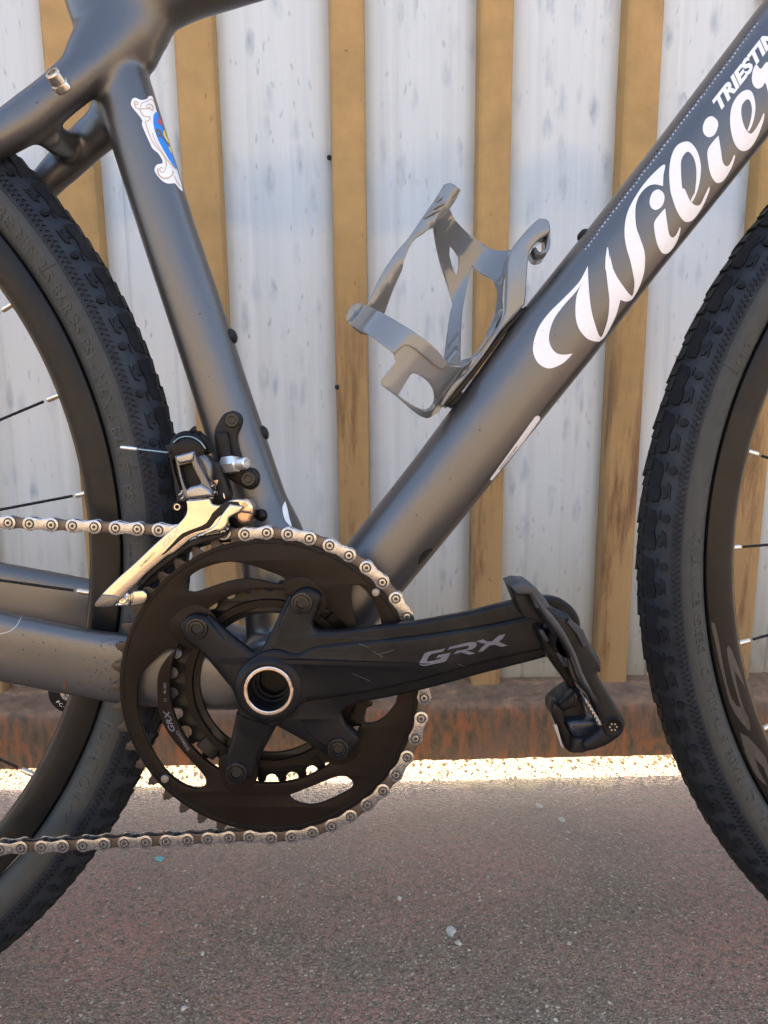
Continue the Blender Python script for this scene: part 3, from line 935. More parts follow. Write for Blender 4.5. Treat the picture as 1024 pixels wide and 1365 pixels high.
# small chips and dirt specks on the paint
rs_ = random.Random(21)
dv, df = [], []
for (x0_, y0_, x1_, y1_, n_) in ((150, 120, 250, 300, 3), (215, 330, 330, 560, 7), (20, 840, 160, 925, 26), (110, 850, 160, 920, 34), (500, 560, 640, 720, 8), (700, 420, 800, 480, 4), (20, 110, 60, 160, 3)):
    for _ in range(n_):
        x, y = rs_.uniform(x0_, x1_), rs_.uniform(y0_, y1_); r0 = rs_.uniform(0.5, 1.3)
        hit = FB.ray_cast(CL, raydir(x, y))[0]
        if hit is None: continue
        o_ = len(dv); m_ = 7
        for k in range(m_):
            a = 2 * PI * k / m_; rr = r0 * rs_.uniform(0.5, 1.2)
            dv.append(fmap(x + rr * math.cos(a), y + rr * 1.2 * math.sin(a)))
        df.append(tuple(range(o_, o_ + m_)))
sp_o = link('dirt_speck', fixn(mesh(dv, df)), simple('dark_speck', (0.035, 0.026, 0.02), 0.8), frame, 60)
sp_o['kind'] = 'stuff'
# bolts, plugs
def boss(name, px, py, w, r, h, mat, axis, parent=frame):
    u, v = PX(px, py, w)
    return lathe_w(name, [(r * 1.1, -h * 0.8), (r * 1.1, 0), (r, h * 0.5), (r * 0.6, h * 0.95), (0.01, h)], u, v, w, mat, parent, 20, 50, axis)
boss('rubber_plug', 309.5, 448, 1, 4.6, 2.8, M['black'], (0.94, 0.3, 0.15))
boss('rubber_plug', 351.5, 577, 1, 4.6, 2.8, M['black'], (0.94, 0.3, 0.15))
boss('bottle_bolt', 778, 314, 0, 4.2, 3.2, M['black'], (-0.8, 0.62, 0.1))
# seat clamp bolt
h_ = FB.ray_cast(CL, raydir(80, 112))[0]
u, v, wcb = h_.x * 1000, h_.z * 1000 - VB, -h_.y * 1000
lathe_w('clamp_bolt', [(5.4, -3), (5.4, 0.4), (5.2, 0.9), (4.6, 1.0), (4.6, 6.6), (4.1, 7.3), (2.7, 7.4), (2.5, 5.4), (0.01, 5.2)], u, v, wcb, simple('old_steel_bolt', (0.62, 0.55, 0.45), 0.25, 0.95), frame, 28, 35, (-0.30, 0.52, 0.80))

# ================================================================== WHEELS
def torus_map(hu, hv, hw, steer, tilt):
    cs, sn = math.cos(steer), math.sin(steer); ct, st = math.cos(tilt), math.sin(tilt)
    def f(theta, rho, w):
        u = rho * math.cos(theta); v = rho * math.sin(theta)
        v2, w2 = v * ct - w * st, v * st + w * ct
        uu = u * cs + w2 * sn; ww = -u * sn + w2 * cs
        return L(hu + uu, hv + v2, hw + ww)
    return f
RT, RCN, RB = 21.2, 333.3, 315.5

def arc_text(name, s, f, th0, rho, h, mat, parent, cw=True, flipup=False):
    """raised sidewall lettering; reads clockwise starting at angle th0"""
    vs, fs = text2d(s, 1.0, 0, 1.12)
    k = h / 0.70
    def wall(r):
        x = r - RCN; return math.sqrt(max(0, RT ** 2 - x * x))
    out = []
    for zoff in (0.34, -0.2):
        for v in vs:
            r = rho + v.y * k; th = th0 - v.x * k * 0.92 / rho
            out.append(f(th, r, wall(r) + zoff - 0.5))
    n = len(vs)
    ff = [tuple(x) for x in fs]
    cnt = {}
    for t in fs:
        for a, b in ((t[0], t[1]), (t[1], t[2]), (t[2], t[0])):
            cnt[(a, b)] = 1
    for (a, b) in list(cnt):
        if (b, a) not in cnt: ff.append((a, b, b + n, a + n))
    return link(name, fixn(mesh(out, ff)), mat, parent, 40)

def make_wheel(hu, hv, hw, steer, tilt, nsp, phase, front):
    f = torus_map(hu, hv, hw, steer, tilt)
    wheel = empty('front_wheel' if front else 'rear_wheel', bike)
    NS = 360
    def revolve(prof, name, mat, closed=False, ang=40):
        vs, fs = [], []
        n = len(prof)
        for i in range(NS):
            th = 2 * PI * i / NS
            for (r, w) in prof: vs.append(f(th, r, w))
        for i in range(NS):
            i2 = (i + 1) % NS
            for j in range(n if closed else n - 1):
                j2 = (j + 1) % n
                fs.append((i * n + j, i * n + j2, i2 * n + j2, i2 * n + j))
        return link(name, fixn(mesh(vs, fs)), mat, wheel, ang)
    D = math.radians
    # carcass with both sidewalls
    pr = []
    for k in range(41):
        ph = D(-148 + 296 * k / 40)
        r = RT - 0.5 if abs(ph) > D(84) else RT - 1.2
        if abs(ph) > D(140): r -= 0.8
        pr.append((RCN + r * math.cos(ph), r * math.sin(ph)))
    revolve(pr, 'sidewall', M['sidewall'])
    # tread band and its knobs
    pr = [(RCN + (RT - 0.9) * math.cos(D(-83)), (RT - 0.9) * math.sin(D(-83)))]
    for k in range(31):
        ph = D(-82 + 164 * k / 30)
        pr.append((RCN + RT * math.cos(ph), RT * math.sin(ph)))
    pr.append((RCN + (RT - 0.9) * math.cos(D(83)), (RT - 0.9) * math.sin(D(83))))
    tread = revolve(pr, 'tread', M['treadbase'])
    vs, fs = [], []
    def tp(s, t, h):                    # s along circumference (mm), t across from crown (mm), h height
        th = s / 355.0; ph = t / RT
        return f(th, RCN + (RT + h) * math.cos(ph), (RT + h) * math.sin(ph))
    def block(poly, h, shrink=0.12, h2=None):
        cx = sum(p[0] for p in poly) / len(poly); cy = sum(p[1] for p in poly) / len(poly)
        n = len(poly); o = len(vs)
        for (x, y) in poly: vs.append(tp(x, y, -0.3))
        for (x, y) in poly:
            hh = h if h2 is None else h2(x, y)
            vs.append(tp(cx + (x - cx) * (1 - shrink), cy + (y - cy) * (1 - shrink), hh))
        for i in range(n):
            j = (i + 1) % n; fs.append((o + i, o + j, o + n + j, o + n + i))
        fs.append(tuple(o + n + i for i in range(n)))
    NP = 70; pitch_ = 2 * PI * 355.0 / NP
    rs = random.Random(3)
    for i in range(NP):
        s0_ = i * pitch_
        for side in (1, -1):
            sh = 0 if side == 1 else pitch_ / 2
            s_ = s0_ + sh
            def Q(pts): return [(s_ + x, side * y) for x, y in pts]
            # broad shoulder scales
            def ramp_h(x, y, s_=s_): return 0.6 + 1.5 * ((x - s_) % pitch_) / pitch_ + rs.uniform(-.1, .1)
            block(Q([(1, 5.2), (10, 4.6), (20, 4.8), (28, 5.4), (30, 9), (29.5, 13.5), (24, 14.3), (17, 12.6), (9, 14.0), (3, 12.0)]), 1.4, 0.07, ramp_h)
            block(Q([(19, 14.6), (27.5, 15.6), (26.5, 18.0), (23, 18.6), (27.5, 20.6), (17.5, 20.0), (15.5, 17.2), (20, 17)]), 1.3, 0.12)
            block(Q([(2.5, 14.8), (8.2, 14.2), (9.2, 15.2), (3.5, 16.2)]), 0.9, 0.15)
            block(Q([(8 + 2.9 * math.cos(q * PI / 6), 19.3 + 2.9 * math.sin(q * PI / 6)) for q in range(12)]), 2.1, 0.14)
            block(Q([(8 + 1.5 * math.cos(q * PI / 4), 19.3 + 1.5 * math.sin(q * PI / 4)) for q in range(8)]), 2.6, 0.1)
            if side == 1:
                for q in range(8):
                    for row in range(2):
                        x = q * pitch_ / 8 + row * pitch_ / 16; y = 25.0 + row * 2.7
                        block(Q([(x, y - 1.2), (x + 0.7, y - 1.25), (x + 2.6, y - 0.1), (x + 2.5, y + 0.5), (x + 1.7, y + 0.35)]), 0.9, 0.05)
                        block(Q([(x, y + 1.3), (x + 0.7, y + 1.35), (x + 2.5, y + 0.5), (x + 2.6, y - 0.1), (x + 1.7, y + 0.1)]), 0.8, 0.05)
        for q in range(3):
            x = s0_ + q * pitch_ / 3
            block([(x + 0.6, -4), (x + 9.2, -4.3), (x + 9.6, 0), (x + 9.2, 4.3), (x + 0.6, 4), (x + 1.8, 0)], 1.5, 0.05, lambda a, b, x=x: 0.7 + 1.2 * (a - x) / 10)
        # moulding whiskers
        if rs.random() < 0.75:
            s_ = s0_ + rs.uniform(0, pitch_); t_ = rs.uniform(-5, 14); o = len(vs)
            ln = rs.uniform(1.5, 4)
            for a in range(3): vs.append(tp(s_ + 0.35 * math.cos(a * 2.1), t_ + 0.35 * math.sin(a * 2.1), 0.5))
            vs.append(tp(s_ + rs.uniform(-1, 1), t_, 1.5 + ln)); fs += [(o, o + 1, o + 3), (o + 1, o + 2, o + 3), (o + 2, o, o + 3)]
    kn = link('knobs', fixn(mesh(vs, fs)), M['rubber'], tread, 25)
    kn['kind'] = 'stuff'
    # rim
    pr = [(309, 8.2), (RB - 0.3, 9.3), (RB + 0.2, 10.4), (RB - 0.6, 12.0), (RB - 2.0, 12.5), (308, 13.0), (302, 12.8), (297, 11.2), (293.6, 7.6), (292.2, 3.5), (292, 0)]
    pr = pr + [(r, -w) for r, w in pr[::-1][1:]]
    rim = revolve(pr, 'rim', M['rim'])
    # spokes and nipples
    for k in range(nsp):
        th = phase + 2 * PI * k / nsp
        if abs(((th - (PI if front else 0)) + PI) % (2 * PI) - PI) > 1.25: continue
        side = 1 if k % 2 else -1
        off = (0.62 if (k // 2) % 2 else -0.62)
        A = f(th, 291.5, side * 1.5)
        B = f(th + off * 1.2, 24, side * 24)
        d = (B - A).normalized()
        tube3('spoke', [A + d * 0.010, A.lerp(B, 0.5), B], 0.00095, M['spoke'], wheel, 8)
        tube3('nipple', [A - d * 0.002, A + d * 0.0005, A + d * 0.007, A + d * 0.0078], [0.0019, 0.0019, 0.0019, 0.0013], M['nipple'], wheel, 8)
    vv, ff = lathe([(9, -50), (9, -34), (24, -30), (24, -27), (12, -22), (11, 22), (24, 27), (24, 30), (9, 34), (9, 50)], 24)
    link('hub', fixn(mesh([f(math.atan2(y, x), math.hypot(x, y), z) for x, y, z in vv], ff)), M['black'], wheel)
    return f, wheel, tread, rim

def th_of(px, py, hub, w=0):
    u, v = PX(px, py, w); return math.atan2(v - hub[1], u - hub[0])
RH = (-415.5, 77.3)
fR, rw, rtread, rrim = make_wheel(RH[0], RH[1], 0, 0, 0, 28, th_of(120, 657, RH), False)
FH = (592.8, 74.7)
fF, fwh, ftread, frim = make_wheel(FH[0], FH[1], -37.6, 0.08994, 0.0085, 28, th_of(976, 732, (FH[0], FH[1]), -6), True)
rside = [c for c in rw.children if c.name.startswith('sidewall')][0]
fside = [c for c in fwh.children if c.name.startswith('sidewall')][0]
arc_text('sidewall_lettering', 'PRESSURE: MIN 2.5 BAR/35 PSI - MAX.6 BAR/87 PSI / FOLLOW IN >', fR, th_of(-62, 230, RH, 19), 322.5, 7.2, M['sidetext'], rside)
arc_text('sidewall_lettering', 'ROTATION <<', fR, th_of(146, 960, RH, 19), 322.5, 7.8, M['sidetext'], rside)
arc_text('sidewall_lettering', 'EU 40 - S.P.A. / C. / MADE IN THAILAND / DESIGNED IN ITALY', fF, PI + 0.725, 323.0, 6.2, M['sidetext'], fside)
arc_text('sidewall_lettering', 'E.1.610', fF, PI - 0.36, 323.0, 5, M['sidetext'], fside)
# moulding seam lines across the sidewalls
def seam(f, th, parent):
    pts = []
    for k in range(12):
        ph = math.radians(86 + 48 * k / 11)
        pts.append(f(th + 0.0006 * k, RCN + (RT - 0.45) * math.cos(ph), (RT - 0.45) * math.sin(ph)))
    tube3('seam', pts, 0.00028, M['sidetext'], parent, 6)
for py_, px_ in ((625, 172), (355, 72)): seam(fR, th_of(px_, py_, RH, 19), rside)
for px_, py_ in ((960, 490), (920, 745), (966, 1012)): seam(fF, math.atan2(PX(px_, py_, 5)[1] - FH[1], PX(px_, py_, 5)[0] - FH[0]), fside)
# grey graphics on the front rim
RBV = BVHTree.FromPolygons([v.co for v in frim.data.vertices], [tuple(p.vertices) for p in frim.data.polygons])
rmap = raymap(RBV, 0.0002)
slide[0] = 'R'
def zr(p): return Z(p, 924, 840, 6.82)
sheet('rim_graphic', [zr([(175, 0), (205, 130), (245, 330), (290, 500), (330, 660), (380, 760), (440, 840), (512, 918), (520, 880), (498, 790), (450, 700), (400, 690), (350, 620), (310, 500), (285, 380), (258, 240), (235, 100), (212, 0), (195, -60), (165, -80)])], 3, rmap, M['rimdecal'], frim)
sheet('rim_graphic', [zr([(305, 165), (322, 140), (350, 180), (380, 260), (430, 390), (470, 520), (440, 470), (378, 370), (390, 470), (430, 620), (470, 740), (515, 905), (480, 840), (430, 690), (390, 560), (350, 420), (318, 270)])], 3, rmap, M['rimdecal'], frim)
sheet('rim_graphic', [zr([(425, 930), (500, 970), (590, 1070), (660, 1160), (700, 1300), (700, 1400), (640, 1250), (560, 1165), (600, 1280), (680, 1420), (600, 1360), (540, 1260), (470, 1110)])], 3, rmap, M['rimdecal'], frim)

# ================================================================== CHAINRINGS
WR = 51.3
PH0 = math.radians(97.948); DP = 2 * PI / 46; RP = 93.1
def toothed(nt_, rp, ph, root=3.95, tip=2.0, tw=0.7):
    pts = []
    for k in range(nt_):
        a = ph - 2 * PI * k / nt_
        er = Vector((math.cos(a), math.sin(a))); et = Vector((math.sin(a), -math.cos(a)))   # clockwise tangent
        c = er * rp
        half = 2 * rp * math.sin(PI / nt_) / 2
        loc = [(-half + tw, tip), (-half + tw + 0.7, tip - 1.4), (-root * 0.98, 0.4)]
        loc += [(root * math.sin(math.radians(q)), -root * math.cos(math.radians(q))) for q in range(-75, 76, 25)]
        loc += [(root * 0.98, 0.4), (half - tw - 0.7, tip - 1.4), (half - tw, tip)]
        for x, y in loc: pts.append(tuple(c + et * x + er * y))
    return pts
def circle(r, n, cx=0, cy=0): return [(cx + r * math.cos(2 * PI * i / n), cy + r * math.sin(2 * PI * i / n)) for i in range(n)]
def wpx(pts, w=WR): return [PX(x, y, w) for x, y in pts]
Z5 = lambda p: Z(p, 100, 640, 3.413)
Z6 = lambda p: Z(p, 100, 860, 3.413)
Z7 = lambda p: Z(p, 380, 700, 4.267)
Z8 = lambda p: Z(p, 380, 880, 4.267)
winA = corner_sm(wpx(Z5([(500, 482), (515, 445), (560, 412), (620, 388), (700, 372), (790, 385), (880, 415), (955, 448)]) + [(370, 779), (340, 772), (313, 773), (285, 781), (262, 789), (250, 788)]), [0], 3)
winB = corner_sm(wpx(Z6([(470, 15), (420, 18), (370, 60), (300, 130), (284, 185), (285, 290), (320, 420), (400, 560), (480, 630), (555, 656), (590, 640), (590, 600), (530, 530)]) + Z6([(430, 412), (385, 320), (374, 230), (378, 130), (420, 55)])), [0], 3)
winC = corner_sm(wpx(Z8([(20, 770), (60, 755), (200, 700), (290, 665), (350, 665), (385, 695), (380, 730), (340, 758), (230, 810), (160, 828), (100, 822), (45, 800)])), [0], 4)
winD = corner_sm(wpx(Z7([(385, 340), (440, 350), (500, 420), (535, 500)]) + [(512, 850), (524, 890), (530, 928)] + Z8([(600, 290), (530, 350), (460, 362), (400, 340)]) + [(477, 930), (483, 890), (478, 850), (472, 820), (468, 795)]), [0], 3)
crank = empty('crankset', bike)
big = plate('chainring', [circle(89.5, 160), winA, winB, winC, winD, circle(59.5, 100)], WR, 3.6, M['ring'], crank, 0.5, px=False)
teeth = plate('teeth', [toothed(46, RP, PH0), circle(82, 120)], WR - 1.3, 2.1, M['toothmat'], big, 0.12, px=False, res=1)
groove = lathe_w('edge_bead', [(86.6, WR + 0.01), (86.9, WR + 0.35), (87.4, WR + 0.35), (87.7, WR + 0.01)], 0, 0, 0, M['blackgloss'], big, 160)
# faint raised outlines round the bolt pads
for pts in ([(225, 835), (238, 815), (262, 805), (284, 818), (292, 842), (275, 862), (245, 862)], [(378, 780), (402, 768), (425, 780), (436, 806), (418, 826), (392, 822)], [(430, 968), (455, 962), (480, 985), (476, 1008), (452, 1020), (430, 1008)], [(292, 1010), (320, 1006), (342, 1020), (340, 1045), (318, 1058), (298, 1046)]):
    plate('bolt_pad', [mixsm(pts, 3)], WR + 0.9, 1.0, M['ring'], big, 0.35)
small = plate('inner_chainring', [toothed(30, 60.75, PH0 + 0.07, 3.9, 2.3), circle(43.5, 90)], 43.2, 3.4, M['blackgloss'], crank, 0.3, px=False, res=1)
lathe_w('ring_bead', [(47.0, 43.2), (47.6, 45.5), (51.8, 45.5), (52.4, 43.2)], 0, 0, 0, M['ring'], small, 96)
for a in (0.75, 2.4, 3.95, 5.4):
    u1, v1 = 44 * math.cos(a), 44 * math.sin(a); u2, v2 = 59 * math.cos(a), 59 * math.sin(a)
    sweep('bolt_tab', [(u1, v1, 41.5), (u2, v2, 44.5)], (7, 2.2, 3), M['blackgloss'], small, 12)
# stepped ramps on the back of the big ring, seen over the teeth
lathe_w('inner_face', [(62, 47.6), (62, 46.6), (84, 46.6), (84, 47.6)], 0, 0, 0, M['ring'], big, 96) if False else None
for px_, py_ in ((501, 789.5), (220.5, 1037.5)):
    u, v = PX(px_, py_, WR)
    lathe_w('catch_pin', [(2.6, WR - 1), (2.5, WR + 1.2), (2.0, WR + 1.8), (0.01, WR + 1.9)], u, v, 0, simple('dull_steel_pin', (0.26, 0.24, 0.22), 0.4, 0.9), big, 16)
flat = lambda w: (lambda px, py: P3(px, py, w))
text_px('lettering', 'SHIMANO', (253.5, 999.5), (-0.52, -0.854), 4.2, flat(WR + 0.15), M['greylogo'], big, wide=1.15, weight=0.012)
text_px('lettering', 'GRX', (234, 976), (-0.30, -0.954), 7.5, flat(WR + 0.15), M['greylogo'], big, shear=0.35, wide=1.3, weight=0.02)
text_px('lettering', '11', (222.5, 936), (-0.03, -1.0), 4.0, flat(WR + 0.15), M['greylogo'], big, weight=0.01)
text_px('lettering', '46-30T', (221.5, 925), (0.02, -1.0), 3.6, flat(WR + 0.15), M['greylogo'], big, weight=0.01)

# ---- chain
chain = empty('chain', bike)
def ringpin(i):
    a = PH0 - i * DP; return Vector((RP * math.cos(a), RP * math.sin(a), 49.0))
pins = {}
for i in range(0, 26): pins[i] = ringpin(i)
tu, tv = PX(9.7, 696.2, 49)
d = (Vector((tu, tv, 49.0)) - pins[0]).normalized()
for i in range(1, 20): pins[-i] = pins[0] + d * 12.7 * i + Vector((0, 0, -0.02 * i * i * 0.3))
tu, tv = PX(3, 1129.5, 49)
d = (Vector((tu, tv, 49.0)) - pins[25]).normalized()
for i in range(1, 22):
    sag = 0.12 * math.sin(i * 1.3)
    pins[25 + i] = pins[25] + d * 12.7 * i + Vector((0, sag, -0.02 * i * i * 0.3))
def link_outline(r, waist, half=6.35, n=10):
    pts = []
    for q in range(-n, n + 1):
        a = q / n * math.radians(118); pts.append((half + r * math.cos(a), r * math.sin(a)))
    pts.append((0, waist))
    for q in range(-n, n + 1):
        a = PI + q / n * math.radians(118); pts.append((-half + r * math.cos(a), r * math.sin(a)))
    pts.append((0, -waist))
    return pts
def link_mesh(outer):
    r, waist = (4.25, 2.95) if outer else (4.0, 2.9)
    zs_ = ((3.35, 0.95), (-2.4, 0.95)) if outer else ((2.25, 0.9), (-1.35, 0.9))
    bm = bmesh.new()
    for z, th in zs_:
        me_ = flat_solid([link_outline(r, waist)], th, 0.22, 1)
        for v in me_.vertices: v.co.z += z
        bm.from_mesh(me_)
        bpy.data.meshes.remove(me_)
    for sx_ in (-6.35, 6.35):
        if outer:
            pr = [(2.95, 3.30), (2.9, 3.37), (2.05, 3.38), (1.95, 3.38), (1.85, 3.72), (1.05, 3.75), (0.95, 3.50), (0.01, 3.48)]; drk = (1, 6)
        else:
            pr = [(3.8, 1.3), (3.8, -1.3)]; drk = ()
        vv, ff = lathe(pr, 18)
        base = [bm.verts.new((x + sx_, y, z)) for x, y, z in vv]
        for qi, q in enumerate(ff):
            fc = bm.faces.new([base[i] for i in q])
            if qi // 18 in drk: fc.material_index = 1
    bmesh.ops.remove_doubles(bm, verts=bm.verts, dist=1e-4)
    bmesh.ops.recalc_face_normals(bm, faces=bm.faces)
    for v in bm.verts:
        x, y, z = v.co; v.co = Vector((x, -z, y)) * 0.001
    me_ = bpy.data.meshes.new('link'); bm.to_mesh(me_); bm.free()
    me_.materials.append(M['chain'] if outer else M['chaindark']); me_.materials.append(M['void2'])
    me_.shade_smooth(); me_.set_sharp_from_angle(angle=math.radians(40))
    return me_
lm_o, lm_i = link_mesh(True), link_mesh(False)
ks = sorted(pins)
for a, b in zip(ks, ks[1:]):
    A, B = pins[a], pins[b]
    m = (A + B) / 2; dd = B - A
    outer = (a % 2 == 0)
    o = bpy.data.objects.new('outer_link' if outer else 'inner_link', lm_o if outer else lm_i)
    C.objects.link(o); o.parent = chain
    o.location = L(m.x, m.y, m.z)
    o.rotation_euler = (0, -math.atan2(dd.y, dd.x), 0)

# ---- crank spider and arm
def cdw(u, v): return 15.0 * min(1, max(0, (u - 26) / 140)) ** 1.0
WC = 61.0
def circle_px(px, py, w, r, n=48):
    k = r / 1000 / ((P3(px + 10, py, w) - P3(px, py, w)).length / 10)
    return [(px + k * math.cos(2 * PI * i / n), py + k * math.sin(2 * PI * i / n)) for i in range(n)]
out = Z5([(475, 680), (488, 640), (530, 614), (590, 624), (625, 660), (700, 740), (760, 775), (805, 785), (850, 772), (895, 738), (930, 640), (965, 570), (985, 530)]) + \
      Z7([(60, 380), (110, 362), (160, 370), (205, 410), (195, 470), (160, 550), (165, 590), (205, 605), (300, 606), (420, 592), (560, 575), (740, 555), (900, 526), (1024, 503)]) + \
      [(680, 803), (715, 796), (742, 797), (762, 808), (773, 824), (774, 842), (764, 858), (744, 871), (728, 877), (690, 887), (640, 899.6), (600, 911), (553, 923), (510, 932), (480, 938), (462, 945), (456, 953), (460, 964), (467, 972)] + \
      Z8([(415, 440), (412, 490), (350, 555), (300, 565), (240, 515), (200, 480), (130, 430), (85, 388), (30, 365)]) + \
      Z6([(940, 366), (890, 390), (858, 440), (835, 500), (820, 560), (805, 600), (775, 622), (730, 625), (695, 600), (690, 520), (712, 430), (738, 340), (735, 270), (700, 180), (640, 100), (560, 20)]) + Z5([(510, 738)])
crank_arm = plate('crank_arm', [[tuple(p) for p in sm(out, 3)], circle_px(358, 921, WC, 12.6)], WC, 9, M['crank'], crank, 2.2, dw=cdw, res=4, ang=50)
# raised spine on the front of the arm
sp_ = [(395, 872), (420, 862), (480, 856), (560, 848), (640, 836), (700, 824), (742, 812), (760, 822), (764, 840), (744, 862), (700, 872), (640, 886), (560, 908), (500, 922), (440, 932), (405, 938), (385, 955), (352, 962), (322, 948), (312, 920), (318, 895), (340, 874), (366, 866)]
plate('arm_face', [[tuple(p) for p in sm(sp_, 4)], circle_px(358, 921, WC + 3.2, 13.2)], WC + 3.2, 4.5, M['crank'], crank_arm, 2.4, dw=cdw, res=4, ang=50)
# ribs running out to the bolts
for (bx, by) in ((262, 838), (402, 804), (451, 997), (315, 1031)):
    u, v = PX(bx, by, WC + 1); n0 = Vector((u, v)).normalized()
    p0 = Vector((n0.x * 18, n0.y * 18, WC - 3.0)); p1 = Vector((u, v, WC - 5.6))
    sweep('spider_rib', [p0, p0.lerp(p1, 0.5) + Vector((0, 0, 0.3)), p1], [(12.5, 4, 4), (10.2, 3.6, 4), (9.2, 3, 4)], M['crank'], crank_arm, 24)
    lathe_w('chainring_bolt', [(6.6, -3), (6.6, -0.2), (6.1, 0.5), (4.9, 0.6), (4.7, 0.1), (4.5, 0.1), (4.3, 0.9), (3.1, 1.0), (2.9, -0.5), (0.01, -0.5)], u, v, WC + 0.9 + cdw(u, v), M['boltmat'], crank_arm, 28)
    lathe_w('bolt_bore', [(3.0, -0.6), (2.95, -0.25), (0.01, -0.2)], u, v, WC + 0.9 + cdw(u, v), M['void'], crank_arm, 6)
hu_, hv_ = PX(358, 921, WC + 6)
lathe_w('hub_boss', [(20, -6), (19.5, 3.5), (17.8, 5.2), (15.0, 5.8), (14.4, 5.6), (14.3, 3)], hu_, hv_, WC, M['crank'], crank_arm, 64)
lathe_w('hub_ring', [(14.35, 3.0), (14.35, 6.2), (13.9, 6.7), (12.6, 6.7), (12.2, 6.2), (12.1, 2)], hu_, hv_, WC, simple('polished_hub_ring', (0.82, 0.68, 0.55), 0.2, 1.0), crank_arm, 64)
lathe_w('hub_bore', [(12.15, 6.0), (12.0, -10), (10.5, -10), (10.3, -14), (9, -14), (9, -22), (0.01, -22)], hu_, hv_, WC, M['black'], crank_arm, 48)
# axle spanning to the far arm
lathe_w('axle', [(12, -62), (12, 50)], 0, 0, 0, M['black'], crank, 24)
# GRX printed on the arm
CB = BVHTree.FromPolygons([v.co for v in crank_arm.children[0].data.vertices if True] if False else [v.co for v in [c for c in crank_arm.children if c.name.startswith('arm_face')][0].data.vertices],
                          [tuple(p.vertices) for p in [c for c in crank_arm.children if c.name.startswith('arm_face')][0].data.polygons])
cmap = raymap(CB, 0.0002)
slide[0] = 'L'
ZG = lambda p: Z(p, 540, 830, 6.4)
for lp in ([(345, 218), (325, 245), (225, 268), (200, 290), (185, 328), (205, 330), (300, 310), (312, 295), (262, 302), (285, 275), (390, 255), (355, 320), (330, 335), (200, 362), (160, 367), (128, 358), (122, 345), (165, 265), (190, 250)],
           [(385, 205), (550, 165), (600, 165), (615, 185), (600, 208), (570, 228), (520, 235), (600, 262), (545, 272), (480, 252), (412, 268), (440, 240), (530, 225), (548, 205), (540, 195), (360, 230)],
           [(608, 158), (665, 142), (700, 160), (745, 158), (800, 108), (858, 94), (838, 130), (800, 162), (835, 178), (876, 195), (820, 206), (770, 188), (725, 192), (665, 242), (622, 250), (650, 215), (690, 178), (640, 170)]):
    sheet('lettering', [ZG(lp)], 3, cmap, M['greylogo'], crank_arm)
for (x0_, y0_, x1_, y1_) in ((478, 858, 492, 864), (497, 868, 510, 876), (470, 898, 494, 908), (505, 872, 525, 866), (612, 886, 632, 892)):
    a, b = ribbon([(x0_, y0_), ((x0_ + x1_) / 2 + 1, (y0_ + y1_) / 2), (x1_, y1_)], 0.7, cmap)
    link('scratch', fixn(mesh(a, b)), M['scratch'], crank_arm, 60)
# left crank arm, seen behind the chain stay
lu, lv = PX(95, 921, -66)
left = sweep('left_crank_arm', [(12, -2, -62), (0, 0, -62), (lu * 0.5, lv * 0.5, -64), (lu * 0.85, lv * 0.85, -68), (lu, lv, -70)], [(14, 6, 2.6), (17, 7, 2.6), (14, 6, 2.6), (13.5, 6, 2.6), (8, 5, 2.6)], M['crank'], crank, 28)
lathe_w('arm_end', [(0.01, -8), (15.4, -8), (15.8, -5), (15.6, 0), (6.3, 0.3)], lu, lv, -62, M['crank'], left, 40)
lathe_w('axle_hex', [(6.3, 0.2), (6.0, 1.2), (3.4, 1.4), (3.2, -1), (0.01, -1)], lu, lv, -62, M['steel'], left, 24)
vs, fs = text2d('FC-RX600', 1, 0, 1.1)
q = []
for v in vs:
    a = math.radians(215) + v.x * 4.3 / 10.5; r = 12.3 - v.y * 3.6
    q.append(L(lu + r * math.cos(a), lv + r * math.sin(a), -61.7))
link('lettering', fixn(mesh(q, [tuple(f_) for f_ in fs])), M['white'], left, 60)

# ================================================================== PEDAL
ped = empty('pedal', bike)
ZP = lambda p: Z(p, 640, 760, 4.655)
def pdw(u, v): return 0
pm = M['black']
body = plate('pedal_body', [mixsm(ZP([(300, 150), (350, 130), (400, 165), (445, 235), (520, 275), (600, 350), (655, 420), (700, 500), (745, 570), (752, 610), (735, 650), (800, 760), (855, 850), (893, 900), (907, 955), (893, 1012), (855, 1052), (780, 1098), (668, 1132), (645, 1082), (690, 1042), (750, 992), (752, 950), (730, 898), (685, 795), (625, 735), (585, 650), (540, 520), (470, 410), (400, 330), (340, 240)]), 2)], 112, 13, pm, ped, 2.6, res=4, ang=50)
plate('front_claw', [ZP([(185, 100), (236, 80), (312, 86), (352, 112), (400, 168), (440, 232), (400, 250), (350, 240), (310, 150), (232, 155)])], 116, 26, simple('scuffed_grey_pedal', (0.03, 0.033, 0.038), 0.5, 0, 0.2, 120, bmp=0.3), ped, 1.2)
plate('claw_face', [ZP([(186, 104), (232, 152), (310, 148), (352, 245), (410, 330), (350, 316), (268, 290), (240, 235)])], 108, 22, pm, ped, 1.0)
plate('pedal_ridge', [mixsm(ZP([(318, 150), (345, 150), (420, 245), (500, 340), (560, 440), (605, 540), (645, 650), (690, 740), (740, 850), (700, 790), (630, 700), (590, 600), (550, 500), (480, 390), (400, 290)]), 2)], 116.5, 6, simple('worn_pedal_ridge', (0.024, 0.025, 0.028), 0.42, 0, 0.2, 120), ped, 1.4, res=3)
plate('bumper', [mixsm(ZP([(520, 290), (590, 345), (640, 400), (690, 470), (740, 545), (752, 600), (742, 640), (690, 560), (620, 470), (560, 380)]), 2)], 98, 14, pm, ped, 1.5)
plate('bumper', [ZP([(555, 300), (640, 370), (685, 470), (640, 482), (600, 400), (540, 330)])], 114.5, 4, simple('grey_bumper', (0.026, 0.027, 0.03), 0.6), ped, 0.8)
